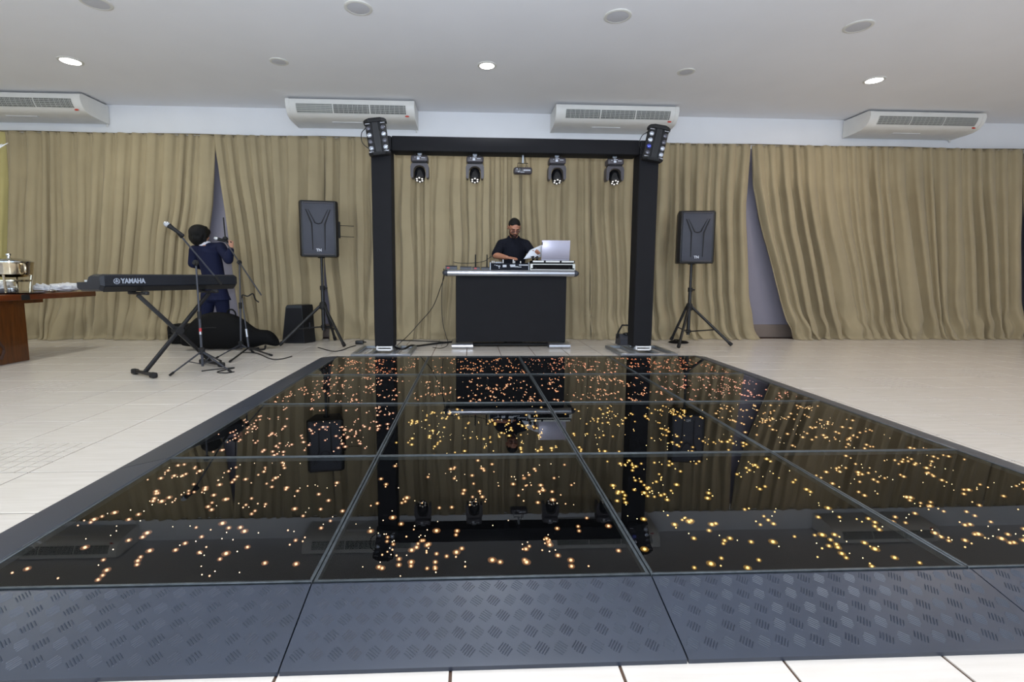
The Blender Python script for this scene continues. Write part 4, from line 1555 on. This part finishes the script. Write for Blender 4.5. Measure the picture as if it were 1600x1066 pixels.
fA = P(225, 583, Z=.03)
fB = P(331, 567, Z=.03)
cenA, cenB = Vector((fA.x, fA.y, 0)), Vector((fB.x, fB.y, 0))
su = (cenB - cenA).normalized()
sv = Vector((-su.y, su.x, 0))
t = thing('keyboard_stand', 'black single-braced X stand carrying the keyboard', 'keyboard stand', lerp(cenA, cenB, .5))
for a, c, off in ((cenA, cenB, -.018), (cenB, cenA, .018)):
    q = MB()
    p0, p1 = a + sv * off + Vector((0, 0, .04)), c + sv * off + Vector((0, 0, kz0 - .035))
    d = (p1 - p0).normalized()
    Ms = Matrix((sv, d.cross(sv), d)).transposed()
    q.box((p0 + p1) / 2, (.028, .036, (p1 - p0).length), rot=Ms, bev=.006, seg=2)
    q.build('strut', M_blackpl, t)
    q = MB()
    Mf = Matrix((su, sv, Vector((0, 0, 1)))).transposed()
    q.box(a + Vector((0, 0, .032)), (.034, .36, .03), rot=Mf, bev=.008, seg=2)
    ft = q.build('foot_bar', M_blackpl, t)
    for s in (-1, 1):
        q = MB(); q.box(a + sv * s * .17 + Vector((0, 0, .028)), (.05, .08, .05), rot=Mf, bev=.014, seg=2); q.build('rubber_foot', M_blackmat, ft)
    q = MB()
    q.box(c + Vector((0, 0, kz0 - .022)), (.034, .34, .026), rot=Mf, bev=.008, seg=2)
    sb = q.build('support_arm', M_blackpl, t)
    for s in (-1, 1):
        q = MB(); q.box(c + sv * s * .12 + Vector((0, 0, kz0 - .012)), (.05, .07, .022), rot=Mf, bev=.008); q.build('rubber_pad', M_blackmat, sb)
q = MB()
mid = lerp(cenA, cenB, .5) + Vector((0, 0, (.04 + kz0 - .035) / 2))
q.tube([mid - sv * .05, mid + sv * .05], .038, 16)
q.build('clutch', M_blackmat, t)


# ------------------------------------------------------------------ microphone stands
def microphone(p, d, label):
    d = Vector(d).normalized()
    t = thing('microphone', label, 'microphone', p)
    q = MB()
    Rm_ = Vector((0, 0, 1)).rotation_difference(d).to_matrix()
    q.lathe([(.004, -.03), (.018, -.026), (.0265, -.008), (.0275, .006), (.024, .02), (.02, .026)], p, 18, Rm_)
    q.build('grille_ball', M_chrome, t)
    q = MB()
    q.lathe([(.024, .022), (.0235, .03), (.0195, .06), (.0155, .17), (.013, .182), (.006, .186)], p, 16, Rm_)
    q.build('handle', M_blackmat, t)
    return p + d * .12


def mic_stand(name, base, hubz, legs, ptop, boom, label, extra=None, sleeve=True):
    """base (x,y); legs: list of floor points; ptop: clutch point; boom: two points"""
    t = thing(name, label, 'microphone stand', (base[0], base[1], 0))
    B = Vector((base[0], base[1], 0))
    q = MB(); q.tube([B + Vector((0, 0, .03)), Vector(lerp(B, Vector((ptop.x, ptop.y, 0)), .5)) + Vector((0, 0, ptop.z * .52))], .0125, 10); q.build('lower_tube', M_gdark, t)
    q = MB(); q.tube([lerp(B, Vector((ptop.x, ptop.y, 0)), .49) + Vector((0, 0, ptop.z * .50)), ptop], .009, 10); q.build('upper_tube', M_gdark, t)
    q = MB(); q.cyl(lerp(B, Vector((ptop.x, ptop.y, 0)), .5) + Vector((0, 0, ptop.z * .48)), lerp(B, Vector((ptop.x, ptop.y, 0)), .5) + Vector((0, 0, ptop.z * .55)), .019); q.build('height_clutch', M_blackmat, t)
    q = MB(); q.lathe([(.014, -.035), (.028, -.03), (.03, .03), (.014, .04)], B + Vector((0, 0, hubz)), 14); q.build('tripod_hub', M_blackmat, t)
    for l in legs:
        l = Vector((l.x, l.y, .012))
        q = MB(); q.tube([B + Vector((0, 0, hubz)), l], [.009, .0075], 8); lg = q.build('leg', M_gdark, t)
        dn = (l - B - Vector((0, 0, hubz))).normalized()
        q = MB(); q.tube([l - dn * .04, l + dn * .006], .0115, 8); q.build('rubber_tip', M_blackmat, lg)
        q = MB(); q.tube([B + Vector((0, 0, .05)), lerp(B + Vector((0, 0, hubz)), l, .45)], .005, 6); q.build('leg_strut', M_gdark, t)
    q = MB(); q.ball(ptop, (.028, .028, .03)); q.cyl(ptop - Vector((.0, .04, 0)), ptop + Vector((0, .03, 0)), .016); q.build('boom_clutch', M_blackmat, t)
    q = MB(); q.tube(boom, .0085, 8); q.build('boom_arm', M_gdark, t)
    if sleeve:
        q = MB(); zz = B.z + ptop.z * .36; c_ = lerp(B, Vector((ptop.x, ptop.y, 0)), .36)
        q.cyl(c_ + Vector((0, 0, zz)), c_ + Vector((0, 0, zz + .035)), .0135); q.build('red_tape', M_redpl, t)
        q = MB(); q.cyl(c_ + Vector((0, 0, zz - .03)), c_ + Vector((0, 0, zz)), .0135); q.build('chrome_ring', M_alu, t)
    return t


b1 = P(317, 577, Z=0)
YM = b1.y
pt = P(306, 411, Y=YM)
leg1, leg2, leg3 = P(266, 588, Z=0), P(361, 583, Z=0), P(345, 566, Z=0)
bm0, bm1 = P(281, 367, Y=YM - .12), P(336, 432, Y=YM + .14)
t = mic_stand('microphone_stand', (b1.x, b1.y), P(315, 549, Y=YM).z, [leg1, leg2, leg3], pt, [bm0, lerp(bm0, bm1, .5), bm1], 'black boom microphone stand in front of the keyboard')
q = MB(); q.tube([bm1 - (bm1 - bm0).normalized() * .01, bm1 + (bm1 - bm0).normalized() * .1], .014, 10); q.build('counterweight', M_blackmat, t)
q = MB(); q.tube([bm0 + (bm1 - bm0).normalized() * .03, bm0 - (bm1 - bm0).normalized() * .02], .016, 10); q.build('microphone_clip', M_blackmat, t)
microphone(P(263, 351, Y=YM - .12) + Vector((0, -.02, 0)), P(283, 365, Y=YM - .12) - P(263, 351, Y=YM - .12), 'silver-headed microphone on the boom above the keyboard')

b2 = P(377, 549, Z=0)
YM = b2.y
pt = P(368, 408, Y=YM)
l1, l2, l3 = P(338, 561, Z=0), P(396, 552, Z=0), P(369, 543.5, Z=0)
bm0, bm1 = P(352, 377, Y=YM + .42), P(408, 461, Y=YM - .30)
pt = lerp(bm0, bm1, .42)
t = mic_stand('microphone_stand', (b2.x, b2.y), P(377, 538, Y=YM).z, [l1, l2, l3], pt, [bm0, bm1], 'black boom microphone stand the boy is singing at', sleeve=False)
q = MB(); q.tube([P(349, 340, Y=YM + .42), P(352, 372, Y=YM + .42)], .008, 8); q.build('spare_boom', M_blackmat, t)
q = MB(); q.ball(P(352, 373, Y=YM + .42), (.035, .028, .028)); q.build('microphone_clip', M_blackmat, t)
microphone(P(338, 373, Y=YM + .40), P(364, 380, Y=YM + .44) - P(338, 373, Y=YM + .40), 'silver-headed microphone held up in front of the boy')

# guitar stand
g0 = P(389, 552, Z=0)
YG = g0.y
t = thing('guitar_stand', 'thin black guitar stand with a bent top yoke, right of the boy', 'stand', (g0.x, g0.y, 0))
gt = P(378, 466, Y=YG)
hubg = Vector((g0.x, g0.y, P(388, 547, Y=YG).z + .03))
q = MB(); q.tube([hubg, lerp(hubg, gt, .35)], .012, 8); q.build('lower_tube', M_gdark, t)
q = MB(); q.tube([lerp(hubg, gt, .3), gt], .008, 8); q.build('upper_tube', M_gdark, t)
q = MB(); q.cyl(lerp(hubg, gt, .22), lerp(hubg, gt, .38), .0145); q.build('chrome_sleeve', M_alu, t)
q = MB(); q.tube(arc([gt, P(379, 461, Y=YG - .02), P(387, 463, Y=YG - .1), P(395, 459, Y=YG - .05), P(399, 468, Y=YG - .02), P(404, 472, Y=YG - .08)], 20), .008, 8); q.build('neck_yoke', M_blackmat, t)
for p in (P(359, 567, Z=0), P(425, 557, Z=0), P(404, 546, Z=0)):
    q = MB(); q.tube([hubg, Vector((p.x, p.y, .012))], .010, 8); lg = q.build('leg', M_blackpl, t)
    d = (Vector((p.x, p.y, .012)) - hubg).normalized()
    q = MB(); q.tube([Vector((p.x, p.y, .013)) - d * .05, Vector((p.x, p.y, .013))], .0125, 8); q.build('rubber_tip', M_blackmat, lg)
q = MB(); q.tube(arc([hubg + Vector((.02, 0, -.02)), P(412, 546, Y=YG - .05), P(415, 540, Y=YG - .08)], 10), .012, 8); q.build('cradle_arm', M_blackmat, t)

# ------------------------------------------------------------------ bags
# big instrument bag: a lofted soft shape lying on the floor
by = 4.93
t = thing('instrument_bag', 'large black padded instrument bag lying on the floor behind the stands', 'bag', (P(345, 545, Y=by).x, by, 0))
spine = [(283, .10, .05, .08), (296, .20, .15, .11), (318, .24, .235, .13), (345, .25, .245, .14), (368, .235, .225, .14), (386, .19, .175, .13), (400, .135, .115, .11), (412, .105, .092, .09), (422, .108, .10, .09), (431, .09, .075, .07), (436, .06, .02, .02)]
q = MB()
rings = []
for i, (px, zc, rz_, ry_) in enumerate(spine):
    yy = by + .02 * i - .06
    xx = P(px, 520, Y=yy).x
    zc2 = max(zc, rz_ + .003)
    zo = {7: .05, 8: .03}.get(i, 0.0)
    n = 18
    rings.append([Vector((xx + .012 * noise.noise(Vector((i, k * .6, 2))), yy + ry_ * math.cos(2 * math.pi * k / n), max(.004, zc2 + zo + rz_ * math.sin(2 * math.pi * k / n) + .012 * noise.noise(Vector((i * 1.7, k * .8, 5)))))) for k in range(n)])
q.loft(rings)
bg = q.build('bag_body', M_nylon, t, angle=180)
md = bg.modifiers.new('sub', 'SUBSURF'); md.levels = 1; md.render_levels = 1
hx = P(362, 500, Y=by)
q = MB(); q.tube(arc([P(355, 497, Y=by), P(356, 486, Y=by), P(363, 484, Y=by), P(368, 490, Y=by), P(368, 500, Y=by)], 18), .010, 8); q.build('carry_handle', M_nylon, t)
q = MB(); q.tube(arc([P(398, 533, Y=by + .2), P(406, 528, Y=by + .1), P(414, 532, Y=by + .12), P(418, 535, Y=by + .24)], 14), .011, 8); q.build('shoulder_strap', M_nylon, t)
q = MB(); q.tube(arc([P(300, 515, Y=by - .12), P(330, 512, Y=by - .14), P(360, 514, Y=by - .06)], 16), .006, 6); q.build('zip', M_blackmat, t)
# smaller case behind it
by2 = 5.38
x0, x1 = P(259, 520, Y=by2).x, P(318, 520, Y=by2).x
t = thing('instrument_case', 'smaller black soft case lying behind the left end of the large bag', 'bag', ((x0 + x1) / 2, by2 + .12, 0))
zz = P(280, 508, Y=by2).z
q = MB()
q.box(((x0 + x1) / 2, by2 + .13, zz / 2 + .004), (x1 - x0, .26, zz), bev=.05, seg=3)
q.build('case_body', M_nylon, t)
q = MB(); q.tube([(x0 + .03, by2 - .004, zz * .5), (x1 - .03, by2 - .004, zz * .5)], .006, 6); q.build('zip', M_blackmat, t)
q = MB(); q.box((x1 - .14, by2 - .006, zz * .62), (.03, .012, .02), bev=.003); q.build('buckle', M_gdark, t)

# ------------------------------------------------------------------ left table with food warmer
TXE = -3.30
tz = .736
t = thing('wooden_table', 'varnished brown wooden buffet table at the left edge', 'table', (TXE - .45, 3.85, 0))
q = MB(); q.box((TXE - .45, 3.84, tz - .034), (.90, 2.43, .062), bev=.006, seg=2); q.build('table_top', M_woodtop, t)
q = MB(); q.box((TXE - .45, 3.60, tz - .085), (.70, 1.6, .045)); q.build('apron', M_wood, t)
q = MB(); q.box((TXE - .12 - .03, 3.70, (tz - .10) / 2), (.06, .98, tz - .10), bev=.004); lp = q.build('leg_panel', M_wood, t)
q = MB(); q.box((TXE - .80, 3.70, (tz - .10) / 2), (.06, .98, tz - .10), bev=.004); q.build('leg_panel', M_wood, t)
q = MB(); q.tube(arc([(TXE - .118, 3.86, .06), (TXE - .118, 3.90, .16), (TXE - .118, 3.84, .26), (TXE - .118, 3.80, .30)], 14), [.012 + .004 * (k % 2) for k in range(len(arc([(0, 0, 0), (0, 0, 1), (0, 0, 2), (0, 0, 3)], 14)))], 8); q.build('carved_scroll', mat('dark_carving', (60, 34, 20), .5), lp)
pk = P(40, 462, X=TXE + .002)
q = MB(); q.box((TXE + .001, pk.y, tz - .036), (.006, .10, .06), bev=.002); q.build('tape_patch', M_blackmat, t)

cc = Vector((-3.55, 4.20, tz))
tyk = thing('serving_tray', 'flat black tray under the chafing dish on the wooden table', 'tray', cc)
q = MB(); q.lathe([(.25, 0.0), (.27, .006), (.275, .012), (.262, .010), (.24, .006), (.01, .006)], cc, 32); q.build('tray_plate', M_shinyblk, tyk)
cc = cc + Vector((0, 0, .008))
t = thing('chafing_dish', 'round polished chafing dish with a lid knob on the wooden table', 'chafing dish', cc)
zr = P(20, 410, Y=4.2).z - cc.z
zbm = P(20, 433, Y=4.2).z - cc.z
q = MB(); q.lathe([(.02, zbm - .005), (.13, zbm), (.185, zbm + .03), (.197, zr - .02), (.20, zr - .01), (.20, zr), (.19, zr)], cc, 36); q.build('bowl', M_gold, t)
zk = P(15, 396, Y=4.2).z - cc.z
q = MB(); q.lathe([(.203, zr), (.203, zr + .008), (.15, zr + .03), (.08, zr + .045), (.03, zr + .05)], cc, 36); ld = q.build('lid', M_steel, t)
q = MB(); q.lathe([(.012, zr + .048), (.012, zr + .065), (.022, zr + .075), (.022, zk - .004), (.01, zk)], cc, 18); q.build('lid_knob', M_steel, ld)
q = MB(); q.tube(arc([cc + Vector((.18, -.06, zr - .02)), cc + Vector((.225, -.075, zr - .03)), cc + Vector((.23, -.08, zbm + .06)), cc + Vector((.18, -.06, zbm + .03))], 12), .012, 8); q.build('side_handle', M_gold, t)
for k in range(4):
    a = R(45 + 90 * k - 20)
    dx, dy = math.cos(a), math.sin(a)
    q = MB(); q.tube([cc + Vector((dx * .15, dy * .15, 0.0)), cc + Vector((dx * .16, dy * .16, zbm * .5)), cc + Vector((dx * .175, dy * .175, zbm + .025))], .012, 8); q.build('leg', M_gold, t)
q = MB(); q.lathe([(.165, zbm - .05), (.172, zbm - .045), (.172, zbm - .03), (.165, zbm - .03)], cc, 32); q.build('stand_ring', M_gold, t)
q = MB(); q.lathe([(.05, 0), (.055, .01), (.055, .05), (.04, .055), (.02, .055)], cc, 20); q.build('fuel_burner', M_steel, t)

# cling film bundle with cutlery beyond the dish
def lump(name, c, sx_, sy_, sz_, label, cat, seed, ma=M_film):
    q = MB()
    bmesh.ops.create_icosphere(q.bm, subdivisions=4, radius=1, matrix=Matrix.Identity(4))
    for v in q.bm.verts:
        p = v.co.copy()
        k = 1 + .30 * noise.noise(p * 2.2 + Vector((seed, 0, 0))) + .12 * noise.noise(p * 6 + Vector((seed, 3, 0)))
        v.co = Vector((p.x * k * sx_, p.y * k * sy_, max(-.0, (p.z * .5 + .45) * k) * sz_)) + Vector(c)
        v.co.z = max(v.co.z, c[2] + .0005)
    return tagged(q.build(name, ma, loc=c, angle=180), label, cat)


pc = P(96, 452, Z=tz)
lump('plastic_wrap', (-3.46, 4.80, tz + .001), .12, .20, .105, 'crumpled clear plastic wrap bundle on the far end of the wooden table', 'plastic wrap', 3)
lump('plastic_wrap', (-3.88, 4.42, tz + .001), .11, .15, .13, 'crumpled white plastic wrap behind the chafing dish', 'plastic wrap', 8)
lump('plastic_wrap', (-3.52, 4.545, tz + .001), .10, .05, .10, 'small glassy ball of plastic wrap just right of the chafing dish', 'plastic wrap', 15)
sx2 = P(64, 449, Z=tz + .02)
t = thing('serving_spoon', 'steel serving spoon lying by the plastic wrap on the wooden table', 'spoon', (-3.385, 4.50, tz))
q = MB(); q.ball((-3.385, 4.515, tz + .016), (.035, .055, .0155)); q.build('spoon_bowl', M_steel, t)
q = MB(); q.tube([(-3.385, 4.46, tz + .016), (-3.39, 4.38, tz + .024), (-3.40, 4.24 + .05, tz + .028)], .006, 8); q.build('handle', M_steel, t)

# ------------------------------------------------------------------ things behind the right pillar
yb_ = 5.20
x0, x1 = P(967, 540, Y=yb_).x, P(992, 540, Y=yb_).x
zt_ = P(978, 509, Y=yb_).z
t = thing('wash_light', 'dark floor light with an upright yoke handle behind the right pillar', 'stage light', ((x0 + x1) / 2, yb_ + .12, 0))
q = MB(); q.prism([(yb_, .006), (yb_ - .005, .10), (yb_ + .06, .16), (yb_ + .22, .15), (yb_ + .24, .006)], lambda s, tt, d: (d, s, tt), x0 + .02, x1 - .01); q.build('housing', M_gdark, t, angle=25)
q = MB(); q.ball(((x0 + x1) / 2 + .02, yb_ + .06, .165), (.065, .05, .022)); q.build('lens', M_shinyblk, t)
q = MB(); q.tube([(x0 - .0, yb_ + .1, .10), (x0 + .01, yb_ + .08, .19), (x0 + .055, yb_ + .06, zt_), (x1 - .02, yb_ + .06, zt_), (x1 + .02, yb_ + .08, .19), (x1 + .02, yb_ + .1, .10)], .013, 8); q.build('yoke_handle', M_blackmat, t)

p0 = P(1060, 536, Z=0)
t = thing('cable_pouch', 'flat black cable pouch on the floor behind the right tripod', 'bag', (p0.x, p0.y, 0))
q = MB()
q.lathe([(.01, .002), (.13, .002), (.15, .012), (.12, .026), (.01, .03)], p0, 24)
q.bm.transform(Matrix.Translation(p0) @ Matrix.Diagonal((1, .75, 1, 1)) @ Matrix.Translation(-p0))
q.build('pouch_body', M_nylon, t)
q = MB(); q.tube(arc([p0 + Vector((-.08, 0, .03)), p0 + Vector((-.03, .02, .045)), p0 + Vector((.05, 0, .03))], 10), .008, 6); q.build('strap', M_nylon, t)

# ------------------------------------------------------------------ cables
def cable(pts, r, label, name='cable'):
    pts = arc(pts, 40)
    q = MB(); q.tube(pts, r, 8)
    return tagged(q.build(name, M_cable, loc=pts[0]), label, 'cable')


def G(px, py, h=.012):
    return P(px, py, Z=h)


cable([G(615, 541, .056), G(622, 544.5, .056), G(632, 545, .056), G(642, 540, .056), G(654, 540.5, .014), G(680, 537, .014), G(709, 534, .014)], .013, 'thick black cable on the floor from left pillar to DJ table')
cable([G(614, 532, .008), G(650, 532.5, .008), G(685, 534, .008), G(708, 535, .008)], .007, 'thin black cable along the curtain hem, between left pillar and DJ table')
ta = Vector((tx0 - .055, TYF + .12, ttop + .012))
cable([ta, P(694, 432, Y=5.3), P(688, 450, Y=5.35), P(676, 480, Y=5.4), P(655, 505, Y=5.42), P(640, 522, Y=5.40), G(625, 536, .01), G(618, 541, .01)], .005, 'thin black cable sagging left from the DJ table to the pillar foot')
cable([ta + Vector((.02, .02, 0)), P(692, 436, Y=5.3), P(690, 470, Y=5.3), P(692, 505, Y=5.28), P(697, 525, Y=5.22), G(700, 538, .01), G(690, 544, .01), G(676, 543, .01)], .004, 'thin black cable hanging straight down beside the DJ table')
cable([G(497, 543, .006), G(520, 549, .006), G(535, 547, .006), G(545, 543, .006), G(556, 540, .006)], .006, 'thin black cable on the tiles left of the gantry foot')
cable([P(708, 409, Y=5.2) + Vector((0, 0, .0)), P(716, 411, Y=5.2), P(740, 411, Y=5.24), P(757, 408, Y=5.24), P(768, 401, Y=5.24), P(772, 404, Y=5.22)], .004, 'thin black cable looping above the receivers on the DJ table')
cable([G(315, 580, .006), G(330, 578, .006), G(350, 576, .006), G(366, 575, .006), G(340, 581, .006), G(352, 583, .006), G(366, 581, .006)], .006, 'black cable coiled at the foot of the front microphone stand')
cable([G(376, 551, .006), G(400, 552, .006), G(424, 561, .006), G(440, 561, .006), G(456, 557, .006)], .006, 'black cable trailing right from the guitar stand')
c0 = G(559, 540, 0)
t = thing('power_adapter', 'small black power adapter on the floor left of the left pillar', 'adapter', (c0.x, c0.y + .1, 0))
q = MB(); q.box((c0.x, c0.y + .12, .028), (.11, .07, .05), bev=.008, seg=2); q.build('block', M_blackpl, t)
q = MB(); q.cyl((c0.x + .05, c0.y + .12, .03), (c0.x + .09, c0.y + .12, .03), .012, .008); q.build('strain_relief', M_blackmat, t)

# tall white branch in a vase just outside the left edge; only a leaf tip reaches into view
vx, vy = -4.10, 3.90
t = thing('vase_arrangement', 'white leaf tip of a tall table arrangement poking in at the upper left edge', 'arrangement', (vx, vy, tz))
q = MB(); q.lathe([(.05, .0005), (.06, .01), (.045, .10), (.03, .28), (.04, .36), (.034, .36), (.026, .28)], (vx, vy, tz), 20); q.build('vase', M_white, t)
tip = P(12.5, 223.5, Y=4.3)
q = MB(); q.tube(arc([(vx, vy, tz + .20), (vx - .02, vy, tz + .8), (vx + .02, 4.32, tip.z - .32), (tip.x - .25, 4.30, tip.z - .12)], 16), .006, 6); q.build('branch', M_white, t)
for dx, dz in ((0, 0), (-.06, -.01), (-.12, .06)):
    b0, b1 = Vector((tip.x - .25, 4.30, tip.z - .12)), tip + Vector((dx, 0, dz))
    d = (b1 - b0)
    n_ = Vector((-d.z, 0, d.x)).normalized()
    q = MB(); q.loft([[b0 + d * u + n_ * wv_, b0 + d * u + Vector((0, -.004, 0)), b0 + d * u - n_ * wv_, b0 + d * u + Vector((0, .004, 0))] for u, wv_ in ((0, .004), (.3, .014), (.7, .010), (1, .001))]); q.build('leaf', M_white, t)
